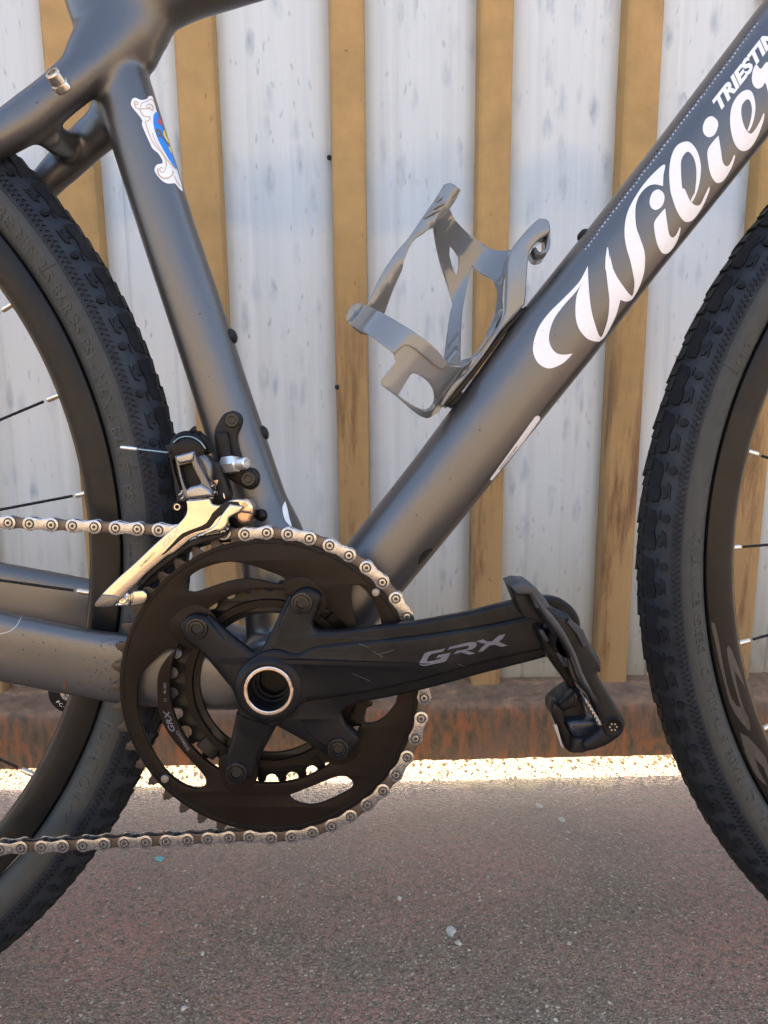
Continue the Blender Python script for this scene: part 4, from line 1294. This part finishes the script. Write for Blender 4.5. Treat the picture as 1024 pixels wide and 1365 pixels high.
plate('side_wing', [mixsm(ZP([(355, 368), (395, 372), (438, 440), (505, 505), (552, 590), (612, 742), (572, 752), (528, 690), (462, 602), (420, 535), (385, 450)]), 2)], 92, 16, M['blackgloss'], ped, 1.6, res=3)
plate('side_wing', [ZP([(362, 374), (396, 376), (440, 445), (404, 440)])], 94.5, 3, simple('blue_black_wing', (0.03, 0.04, 0.055), 0.35), ped, 0.6)
plate('side_wing', [ZP([(470, 515), (508, 510), (552, 592), (560, 605), (520, 600)])], 94.5, 3, simple('blue_black_wing', (0.03, 0.04, 0.055), 0.35), ped, 0.6)
plate('binding_block', [mixsm(ZP([(592, 748), (640, 760), (668, 900), (740, 960), (700, 1010), (640, 1060), (660, 1100), (650, 1128), (582, 1140), (535, 1112), (495, 1040), (470, 960), (450, 905), (455, 852), (480, 826), (520, 790)]), 2)], 96, 22, pm, ped, 2.2, res=3)
plate('binding_lip', [mixsm(ZP([(455, 838), (485, 828), (520, 880), (540, 960), (590, 1040), (605, 1070), (580, 1140), (530, 1110), (500, 1040), (470, 960), (446, 900)]), 2)], 102, 12, M['blackgloss'], ped, 2.2, res=3)
plate('binding_bridge', [ZP([(490, 850), (590, 762), (605, 790), (600, 850), (520, 880)])], 101, 10, M['blackgloss'], ped, 1.8)
plate('binding_base', [mixsm(ZP([(540, 950), (640, 935), (700, 930), (745, 965), (700, 1010), (640, 1055), (600, 1060)]), 2)], 104, 12, simple('blue_black_shade', (0.012, 0.017, 0.026), 0.3), ped, 2.0)
plate('tail_corner', [ZP([(585, 1052), (640, 1045), (662, 1085), (668, 1128), (640, 1138), (578, 1140)])], 108, 14, pm, ped, 1.5)
# coil springs
for k in range(7):
    x0_, y0_ = 633 + k * 13, 775 + k * 22
    a = Z([(x0_, y0_ - 12), (x0_ + 14, y0_ + 36)], 640, 760, 4.655)
    pts = []
    for q in range(13):
        an = q / 12 * PI * 1.3 - 0.3
        cx_, cy_ = Vector(a[0]).lerp(Vector(a[1]), 0.5 - 0.5 * math.cos(an))
        u, v = PX(cx_, cy_, 103)
        pts.append(L(u, v, 104 + 7 * math.sin(an)))
    tube3('spring_coil', pts, 0.0009, M['steel'], ped, 8)
u, v = PX(*ZP([(825, 972)])[0], 112)
lathe_w('pedal_bolt', [(5.4, -3), (5.3, 0.2), (4.7, 0.7), (4.2, 0.2), (2.2, 0.0), (1.6, -1.6), (0.01, -1.6)], u, v, 112.4, M['blackgloss'], ped, 28)
for k in range(6):
    lathe_w('bolt_spline', [(0.5, -1), (0.45, 0.3), (0.01, 0.35)], u + 1.8 * math.cos(k * PI / 3), v + 1.8 * math.sin(k * PI / 3), 112.4, M['steel'], ped, 6)
# axle from the crank to the pedal body
u, v = PX(740, 838, 76)
lathe_w('pedal_axle', [(9, 70), (9, 84), (7.5, 86), (7.5, 112)], u, v, 0, M['blackgloss'], ped, 28)
tp_ = ZP([(458, 960), (478, 960), (520, 1110), (505, 1095)])
plate('badge', [tp_], 103.5, 2, simple('pale_badge', (0.35, 0.31, 0.27), 0.4), ped, 0.3)

# ================================================================== FRONT DERAILLEUR
fd = empty('front_derailleur', bike)
ZQ = lambda p: Z(p, 200, 540, 5.689)
# braze-on mount
mount = plate('mount', [mixsm([(304, 549), (312, 547.5), (320, 552), (323, 560), (320, 571), (316, 580), (317, 594), (323, 612), (330, 622), (340, 625), (345.5, 634), (344, 646), (336, 652.5), (326, 651), (316, 645), (303, 638), (293, 625), (287, 600), (285, 578), (290, 564), (297, 553)], 3)], 25, 6, M['black'], fd, 1.6, res=3, ang=50)
plate('mount_arm', [mixsm(ZQ([(482, 232), (500, 210), (570, 200), (590, 240), (605, 330), (625, 430), (640, 520), (610, 540), (572, 525), (540, 440), (505, 340), (486, 270)]), 2)], 31, 10, M['black'], fd, 1.8, res=3, ang=50)
for (x, y, r) in ((309, 560, 6.2), (331, 638.5, 6.2)):
    u, v = PX(x, y, 26)
    lathe_w('mount_bolt', [(r * 0.75, -1), (r * 0.75, 0.8), (r * 0.66, 1.3), (r * 0.40, 1.3), (r * 0.34, 0.9), (0.01, 0.9)], u, v, 25.3, M['boltmat'], mount, 28)
    lathe_w('bolt_socket', [(2.0, 0.9), (2.0, 1.15), (0.01, 1.15)], u, v, 25.0, M['void'], mount, 6)
u, v = PX(309, 619, 36)
lathe_w('clamp_nut', [(0.01, -6), (5.2, -6), (5.6, -4.5), (5.6, 2), (5.0, 3.6), (3.6, 3.8)], u, v, 35, M['alu'], fd, 6, 30, (0.95, 0.08, 0.42))
lathe_w('clamp_bolt', [(3.7, 3), (3.7, 10), (3.2, 10.8), (1.8, 10.9), (1.6, 9), (0.01, 9)], u, v, 35, M['alu'], fd, 24, 30, (0.95, 0.08, 0.42))
# linkage body
plate('link_body', [mixsm(ZQ([(330, 345), (400, 370), (440, 400), (468, 470), (470, 570), (440, 640), (460, 690), (400, 705), (290, 715), (270, 690), (330, 600), (340, 480)]), 2)], 48, 16, M['gunmetal'], fd, 3.0, res=4, ang=60)
plate('link_cover', [corner_sm(ZQ([(188, 385), (338, 343), (360, 430), (450, 600), (474, 690), (380, 708), (272, 716), (245, 640), (215, 520)]), [0, 1, 5, 7], 2), corner_sm(ZQ([(222, 460), (312, 438), (345, 510), (388, 592), (350, 606), (300, 620), (285, 648), (262, 610), (240, 540)]), [0, 1, 3, 6], 2)], 58, 9, M['gunmetal'], fd, 0.7, res=3, ang=50)
plate('link_recess', [ZQ([(222, 455), (320, 436), (392, 600), (285, 655)])], 49.5, 2, M['void'], fd, 0.3)
plate('link_lip', [corner_sm(ZQ([(268, 655), (300, 620), (385, 600), (450, 640), (470, 690), (380, 706), (275, 714)]), [0, 2, 4, 6], 2)], 60.5, 4, simple('bright_alloy', (0.25, 0.255, 0.27), 0.25, 0.95), fd, 1.6, res=3)
plate('link_lip', [ZQ([(192, 388), (334, 348), (322, 425), (222, 446), (200, 420)])], 60.5, 3.5, simple('bright_alloy', (0.25, 0.255, 0.27), 0.27, 0.95), fd, 1.2, res=3)
u, v = PX(252, 598, 42)
lathe_w('pulley_cam', [(0.01, -8), (10.2, -8), (10.4, -4), (9.2, -2), (9.2, 0), (10.6, 2), (10.4, 5), (7, 7), (0.01, 7)], u, v, 42, M['blackgloss'], fd, 48)
pts = [P3(182, 598.5, 50), P3(200, 600.6, 50), P3(221, 603, 50), P3(226, 603.5, 46)]
tube3('cable', [tuple(x) for x in sm([tuple(p) for p in pts], 4, False)], 0.00055, M['cable'], fd, 8)
tube3('cable', [tuple(x) for x in sm([tuple(P3(x, y, 50)) for x, y in ((231, 590), (238, 584.5), (247, 582), (257, 583), (267, 589), (274, 598))], 4, False)], 0.0004, M['cable'], fd, 8)
tube3('cable_cap', [P3(161, 596.2, 50), P3(164, 596.6, 50), P3(176, 598, 50), P3(182.5, 598.8, 50)], [0.0009, 0.0012, 0.0012, 0.001], M['alu'], fd, 10)
tube3('barrel_adjuster', [P3(256, 571.5, 46), P3(258, 573.5, 46), P3(258.2, 574, 46), P3(262, 580, 44), P3(262.2, 580.4, 44), P3(272, 589, 40), P3(279, 602, 36)], [0.0024, 0.0026, 0.0019, 0.0019, 0.0036, 0.0036, 0.003], M['black'], fd, 14)
plate('side_plate', [mixsm(ZQ([(112, 305), (160, 295), (185, 330), (175, 420), (200, 520), (240, 640), (255, 700), (235, 705), (200, 640), (172, 540), (150, 420), (125, 345)]), 2)], 46, 10, M['black'], fd, 1.2)
plate('back_plate', [mixsm(ZQ([(440, 430), (520, 435), (545, 520), (580, 600), (600, 690), (560, 750), (470, 750), (450, 640), (460, 540)]), 2)], 42, 14, M['black'], fd, 1.5)
plate('pin_plate', [mixsm(ZQ([(180, 590), (215, 600), (245, 680), (270, 740), (275, 800), (240, 830), (190, 800), (182, 760), (200, 720)]), 2)], 46, 10, M['black'], fd, 1.5)
plate('brass_tab', [ZQ([(462, 572), (520, 565), (512, 600), (495, 615), (498, 640), (470, 630)])], 45, 2, M['copper'], fd, 0.3)
plate('brass_tab', [ZQ([(493, 650), (512, 655), (512, 682), (495, 680)])], 45, 2, M['chrome'], fd, 0.3)
plate('brass_tab', [ZQ([(550, 665), (562, 668), (572, 712), (560, 715)])], 45, 2, M['chrome'], fd, 0.3)
u, v = PX(237, 675.5, 50)
lathe_w('limit_screw', [(3.2, -5), (3.2, 0.5), (2.7, 1.2), (2.1, 1.3), (1.9, -0.6), (0.01, -0.6)], u, v, 50, M['blackgloss'], fd, 20)
u, v = PX(237, 675.5, 50)
lathe_w('screw_ring', [(1.9, 1.0), (1.9, 1.5), (1.3, 1.5), (1.3, 0.5)], u, v, 50, M['steel'], fd, 16)
def spring(px0, py0, px1, py1, w, n, r):
    a, b = P3(px0, py0, w), P3(px1, py1, w); ax = (b - a); pts = []
    e1 = ax.normalized(); e2 = Vector((0, 1, 0)); e2 = (e2 - e1 * e2.dot(e1)).normalized(); e3 = e1.cross(e2)
    for k in range(n * 10 + 1):
        t = k / (n * 10); an = t * n * 2 * PI
        pts.append(a + ax * t + (e2 * math.cos(an) + e3 * math.sin(an)) * r)
    return pts
tube3('return_spring', spring(278, 646, 283, 664, 52, 2, 0.0028), 0.0007, M['steel'], fd, 8)
tube3('return_spring', spring(241, 655, 246, 666, 52, 2, 0.0018), 0.0006, M['steel'], fd, 8)
# outer cage plate
cage_out = [(248, 667.5), (262, 666.5), (279, 664.5), (282, 671), (288, 673.5), (296, 673), (301, 668.5), (316, 665.5), (330, 668), (333, 675), (322, 683), (306, 690), (304, 697), (299, 706), (287.5, 710.3), (272, 712.5), (256, 717.5), (243, 728), (231, 737.5), (222.5, 741.5), (210, 752), (196.7, 763), (184, 776), (172, 787), (160, 800), (151.5, 808.5), (139, 809), (127, 808.3), (127.2, 803.5), (138, 790), (150, 778), (162, 766.5), (173, 757), (186, 745), (200, 731.5), (217, 716), (226, 708), (233, 702.5), (240, 696), (247.5, 687), (249.5, 678)]
cplate = plate('cage_plate', [corner_sm(cage_out, [0, 2, 6, 9, 12, 25, 28], 3)], 60.5, 2.2, M['chrome'], fd, 0.7, res=3, ang=35)
plate('cage_step', [corner_sm([(300, 668.5), (318, 669), (320, 677), (296, 686), (287, 694), (279, 704), (262, 709), (246, 716), (232, 728), (220, 738.5), (214, 741), (230, 724), (243, 711), (262, 703.5), (275, 697), (283, 684)], [0, 2, 9, 10, 15], 2)], 60.8, 1.4, M['blackgloss'], cplate, 0.25)
plate('cage_rib', [corner_sm([(306, 672), (324, 675), (320, 683), (306, 690), (304, 697), (299, 706), (287.5, 710.3), (272, 712), (256, 716), (272, 709), (287, 700), (294, 688)], [0, 1, 8], 2)], 63.0, 2.5, M['chrome'], cplate, 1.0, res=3)
plate('cage_fold', [corner_sm([(150, 808.5), (139, 810), (127, 809), (127, 803.5), (136, 792.5), (152, 794), (160, 797)], [0, 2, 3, 4, 6], 2)], 61.4, 2.6, M['gunmetal'], cplate, 0.5)
text_px('lettering', 'GRX', (219, 732), (0.66, -0.75), 7.0, flat(60.62), simple('etched_print', (0.62, 0.55, 0.46), 0.4, 0.6), cplate, shear=0.3, wide=1.5, weight=0.01)
text_px('lettering', 'SHIMANO', (188, 757), (0.70, -0.71), 3.2, flat(60.62), simple('etched_print', (0.28, 0.22, 0.16), 0.4, 0.5), cplate, shear=0.2, wide=1.3, weight=0.012)
# inner cage plate and tail bridge
plate('inner_cage', [corner_sm([(300, 688), (306, 700), (296, 712), (270, 716), (250, 722), (228, 738), (208, 756), (190, 776), (178, 790), (190, 794), (203, 780), (224, 758), (250, 738), (280, 726), (312, 722), (336, 716), (330, 694)], [0, 8, 9, 15], 3)], 41, 2, M['blackgloss'], fd, 0.5)
plate('cage_shoe', [corner_sm([(306, 704), (296, 711), (276, 714), (250, 722), (232, 736), (212, 748), (196, 762), (186, 774), (180, 782), (190, 780), (206, 764), (222, 752), (246, 734), (270, 724), (290, 719), (304, 712)], [0, 8, 9, 15], 3)], 57.5, 6, M['black'], fd, 0.8)
tail = plate('tail_bridge', [ZQ([])] if False else [corner_sm([(153, 808), (160, 797), (165, 791), (170, 790), (171.5, 800), (171, 807.5), (160, 808.5)], [0, 3, 5], 2)], 58, 5, simple('blue_chrome', (0.5, 0.55, 0.62), 0.15, 1.0), fd, 1.0, res=3)
u, v = PX(164.5, 798.5, 58)
lathe_w('cage_screw', [(2.9, -1), (2.9, 1.2), (2.3, 1.8), (1.1, 1.6), (0.9, 0.6), (0.01, 0.6)], u, v, 58, M['chrome'], fd, 20)
plate('tail_plate', [[(173, 792), (178, 788), (190, 787), (195, 791), (196, 797), (193, 803), (188, 806), (174, 807.5)]], 54.5, 2.2, M['chrome'], fd, 0.7)
# pivot knuckle and its rubber cap
plate('pivot_knuckle', [corner_sm(ZQ([(652, 760), (690, 715), (745, 712), (786, 765), (782, 830), (760, 900), (700, 915), (655, 880), (640, 820)]), [0, 3, 5], 3)], 59, 16, M['copper'], fd, 2.6, res=4, ang=50)
plate('knuckle_cap', [corner_sm(ZQ([(655, 765), (695, 718), (745, 716), (782, 768), (780, 828), (700, 818), (660, 800)]), [0, 3, 4], 2)], 60.5, 5, simple('brown_chrome', (0.62, 0.46, 0.36), 0.2, 1.0), fd, 1.6, res=3)
u, v = PX(348.5, 686.8, 40)
lathe_w('rubber_cap', [(0.01, -4.2), (2.6, -3.2), (3.7, -1.4), (3.9, 0.4), (3.4, 2.2), (2.2, 3.5), (0.01, 4.0)], u, v, 40, M['blackgloss'], fd, 28, 60)

# ================================================================== BOTTLE CAGE
bc = empty('bottle_cage', bike)
ZC = lambda p: Z(p, 440, 230, 3.2)
ax0 = Vector(PX(462, 725.6, 0)); ax1 = Vector(PX(634.5, 500, 0)); ax1b = Vector(PX(790, 297, 0))
dt = (ax1b - ax0).normalized(); nrm_ = Vector((-dt.y, dt.x))
RBt = 37.0; axis_off = 8.5 + RBt
def cagemap(side, R=RBt, extra=0.0, lim=0.985):
    def f(px, py):
        w = 0.0
        for _ in range(5):
            u, v = PX(px, py, w)
            s_ = (Vector((u, v)) - ax0).dot(nrm_) - axis_off
            s_ = max(-R * lim, min(R * lim, s_))
            w = side * (math.sqrt(R * R - s_ * s_) + extra)
        u, v = PX(px, py, w)
        return L(u, v, w)
    return f
near, far = cagemap(1), cagemap(-1)
# foot with its rounded window
foot = [ZC([(268, 768), (300, 690), (380, 700), (440, 750), (495, 815), (560, 828), (625, 780), (670, 745), (640, 800), (590, 868), (545, 925), (490, 985), (455, 1028), (410, 1042), (365, 1026), (290, 960), (220, 908), (222, 880), (282, 806)]),
        corner_sm(ZC([(288, 948), (330, 880), (350, 856), (385, 868), (425, 900), (447, 940), (448, 980), (425, 1010), (395, 1012), (340, 985)]), [0], 3)]
sheet('foot', [corner_sm(foot[0], [0, 1, 5, 7, 15, 16, 18], 3), foot[1]], 4.5, near, M['cage'], bc, 0.0026, 50)
# lower ring: near band and far band closing it behind
sheet('lower_ring', [corner_sm(ZC([(68, 622), (75, 595), (105, 562), (140, 560), (250, 615), (380, 695), (450, 752), (502, 818), (470, 838), (430, 810), (330, 735), (275, 775), (255, 760), (160, 688), (90, 650)]), [0, 3, 7, 11, 12], 3)], 4.5, cagemap(1, RBt + 1.5), M['cage'], bc, 0.0024, 50)
sheet('lower_ring', [corner_sm(ZC([(72, 630), (100, 600), (150, 640), (165, 690), (130, 688), (100, 665)]), [0, 3], 3)], 4.5, far, M['cage'], bc, 0.0024, 50)
# long front arm rising to the tip
sheet('front_arm', [corner_sm(ZC([(485, 55), (515, 48), (553, 70), (525, 120), (495, 160), (445, 222), (400, 258), (350, 298), (312, 385), (270, 480), (240, 560), (225, 606), (155, 575), (178, 520), (220, 435), (280, 345), (335, 280), (400, 185), (455, 105)]), [0, 2, 11, 12], 3)], 4.5, cagemap(-1, RBt, -4, 0.97), M['cage'], bc, 0.003, 50)
for (a, b) in (((400, 195), (470, 160)), ((425, 165), (490, 130)), ((455, 125), (480, 105))):
    pts = [cagemap(-1, RBt, -6, 0.97)(*ZC([p])[0]) for p in (a, ((a[0] + b[0]) / 2, (a[1] + b[1]) / 2 - 6), b)]
    tube3('grip_rib', pts, [0.0006, 0.0016, 0.0006], M['cage'], bc, 10)
# side sheet with its two openings
side_ = corner_sm(ZC([(498, 142), (530, 200), (575, 250), (620, 285), (690, 330), (748, 337), (790, 330), (800, 400), (790, 500), (755, 580), (720, 640), (680, 705), (630, 775), (560, 828), (488, 812), (500, 700), (512, 600), (520, 560), (500, 480), (475, 400), (455, 310), (444, 226)]), [0, 6, 13, 14, 21], 3)
tri_ = ZC([(506, 308), (528, 330), (550, 362), (548, 400), (540, 442), (522, 415), (505, 350)])
win_ = corner_sm(ZC([(604, 398), (640, 430), (688, 455), (712, 500), (716, 545), (708, 600), (690, 655), (650, 730), (600, 790), (552, 812), (556, 700), (565, 590), (588, 470)]), [0, 9], 3)
sheet('side_wall', [side_, tri_, win_], 4.5, cagemap(-1, RBt, 0, 0.97), M['cage'], bc, 0.003, 50)
# spine along the down tube with the curled hook
spine = corner_sm(ZC([(770, 335), (800, 290), (860, 222), (895, 193), (928, 198), (942, 232), (935, 258), (895, 285), (862, 320), (850, 350), (842, 420), (838, 500), (832, 562), (800, 595), (740, 662), (680, 745), (620, 828), (560, 900), (510, 960), (482, 1000), (470, 985), (520, 900), (580, 850), (640, 780), (700, 690), (745, 600), (752, 520), (756, 440), (760, 370)]), [0, 3, 12, 19], 3)
plate('spine', [[tuple(p) for p in spine]], 11, 21, M['cage'], bc, 1.4, res=3, ang=50)
hk = [P3(*ZC([p])[0], w) for p, w in (((862, 325), 4), ((880, 350), 9), ((905, 352), 12), ((928, 338), 12), ((938, 300), 9), ((936, 255), 4))]
hv2, hf2 = [], []
for i, p in enumerate(sm([tuple(x) for x in hk], 5, False)):
    for k in range(3):
        hv2.append(Vector(p) + Vector((0, 0.018 * k / 2 - 0.002, -0.001 * k)))
n_ = len(hv2) // 3
for i in range(n_ - 1):
    for k in range(2): hf2.append((i * 3 + k, i * 3 + k + 1, (i + 1) * 3 + k + 1, (i + 1) * 3 + k))
hko = link('hook', mesh(hv2, hf2), M['cage'], bc, 60)
md = hko.modifiers.new('s', 'SOLIDIFY'); md.thickness = 0.002
# black back strip and spacers
plate('back_strip', [ZC([(838, 566), (825, 600), (790, 640), (745, 690), (690, 765), (630, 845), (570, 925), (535, 965), (500, 1000), (484, 992), (545, 915), (610, 838), (680, 745), (740, 664), (800, 598)])], 8, 16, M['blackgloss'], bc, 0.8)
plate('spacer', [ZC([(820, 575), (845, 600), (790, 660), (760, 640)])], 6, 12, M['black'], bc, 0.8)
plate('spacer', [ZC([(555, 925), (575, 950), (520, 1003), (492, 985)])], 6, 12, M['black'], bc, 0.8)
text_px('lettering', 'ELITE', (466, 415.5), (0.88, 0.47), 3.0, cagemap(1, RBt + 2.9), M['greyprint'], bc, wide=1.2)

# ================================================================== LITTLE THINGS ON THE GROUND
def blob(name, px, py, rx, ry, h, mat, label, cat, seed=1, n=14):
    p = ghit(px, py); r_ = random.Random(seed)
    vs = [(0, 0, h)]; fs = []
    for ring in (0.6, 1.0):
        for k in range(n):
            a = 2 * PI * k / n; j = 1 + r_.uniform(-0.38, 0.38)
            vs.append((rx * ring * j * math.cos(a), ry * ring * j * math.sin(a), h * (0.8 if ring < 1 else 0) + r_.uniform(0, 0.0004)))
    for k in range(n):
        k2 = (k + 1) % n
        fs.append((0, 1 + k, 1 + k2)); fs.append((1 + k, 1 + n + k, 1 + n + k2, 1 + k2))
    o = link(name, fixn(mesh(vs, fs)), mat, None, 50)
    o.location = (p.x, p.y, 0.0006)
    o['label'] = label; o['category'] = cat
    return o
blob('paint_chip', 212.5, 1146, 0.0045, 0.0042, 0.0006, simple('aqua_paint', (0.16, 0.40, 0.38), 0.6), 'small turquoise paint chip on the asphalt below the chain', 'paint chip', 5)
stone = simple('pale_stone', (0.46, 0.43, 0.35), 0.8, 0, 0.45, 500, bmp=0.6, bscale=600, dust=0.5)
for k, (x, y, r, lb) in enumerate(((532, 1199, .0026, 'pale pebble on asphalt below the right end of the chain'), (718, 1075, .0040, 'white gum spot on pink asphalt beneath the pedal'), (749, 1094, .0034, 'pale grey gum spot right of the white one beneath the pedal'),
                                     (601, 1243, .0042, 'white splash spot on bare asphalt at lower middle'), (611, 1258, .0026, 'round pebble just beside the white splash spot'), (758, 1259, .0017, 'tiny round white pebble right of the white splash'),
                                     (270, 1272, .0018, 'small white pebble left of the chipped stone spot'), (244, 1345, .0020, 'cream pebble near the bottom edge below the reddish patch'))):
    blob('pebble', x, y, r, r * 1.3, 0.0011 if r < .003 else 0.0004, stone, lb, 'pebble', 20 + k, 10)
# loose grit along the sunlit strip
gv, gf = [], []
r_ = random.Random(11)
for k in range(3600):
    s_ = r_.uniform(-0.62, 0.72); dpt = r_.uniform(-0.045, 0.10)
    base = GO + Matrix.Rotation(GA, 3, 'Z') @ Vector((s_, dpt, 0))
    rr = r_.choice((0.0006, 0.0009, 0.0012, 0.0018, 0.0025)) * r_.uniform(0.7, 1.1) * (1.2 if dpt > 0 else 0.8); o = len(gv)
    for q in range(5):
        a = q * 2 * PI / 5 + r_.random(); gv.append((base.x + rr * math.cos(a) * r_.uniform(.7, 1.2), base.y + rr * math.sin(a), -0.0002))
    for q in range(3):
        a = q * 2 * PI / 3 + r_.random(); gv.append((base.x + rr * .5 * math.cos(a), base.y + rr * .5 * math.sin(a), rr * r_.uniform(.6, 1.1)))
    gf += [(o, o + 1, o + 5), (o + 1, o + 2, o + 6, o + 5), (o + 2, o + 3, o + 6), (o + 3, o + 4, o + 7, o + 6), (o + 4, o, o + 5, o + 7), (o + 5, o + 6, o + 7)]
gr = link('grit', fixn(mesh(gv, gf)), simple('sandy_grit', (0.50, 0.42, 0.30), 0.8, 0, 0.3, 300), None, None)
gr['kind'] = 'stuff'
gr['label'] = 'loose sandy grit along the foot of the gate'; gr['category'] = 'grit'

# keep the hierarchy at thing > part > sub-part
def depth(o):
    d = 0
    while o.parent: o = o.parent; d += 1
    return d
for o in list(C.objects):
    while depth(o) > 2: o.parent = o.parent.parent
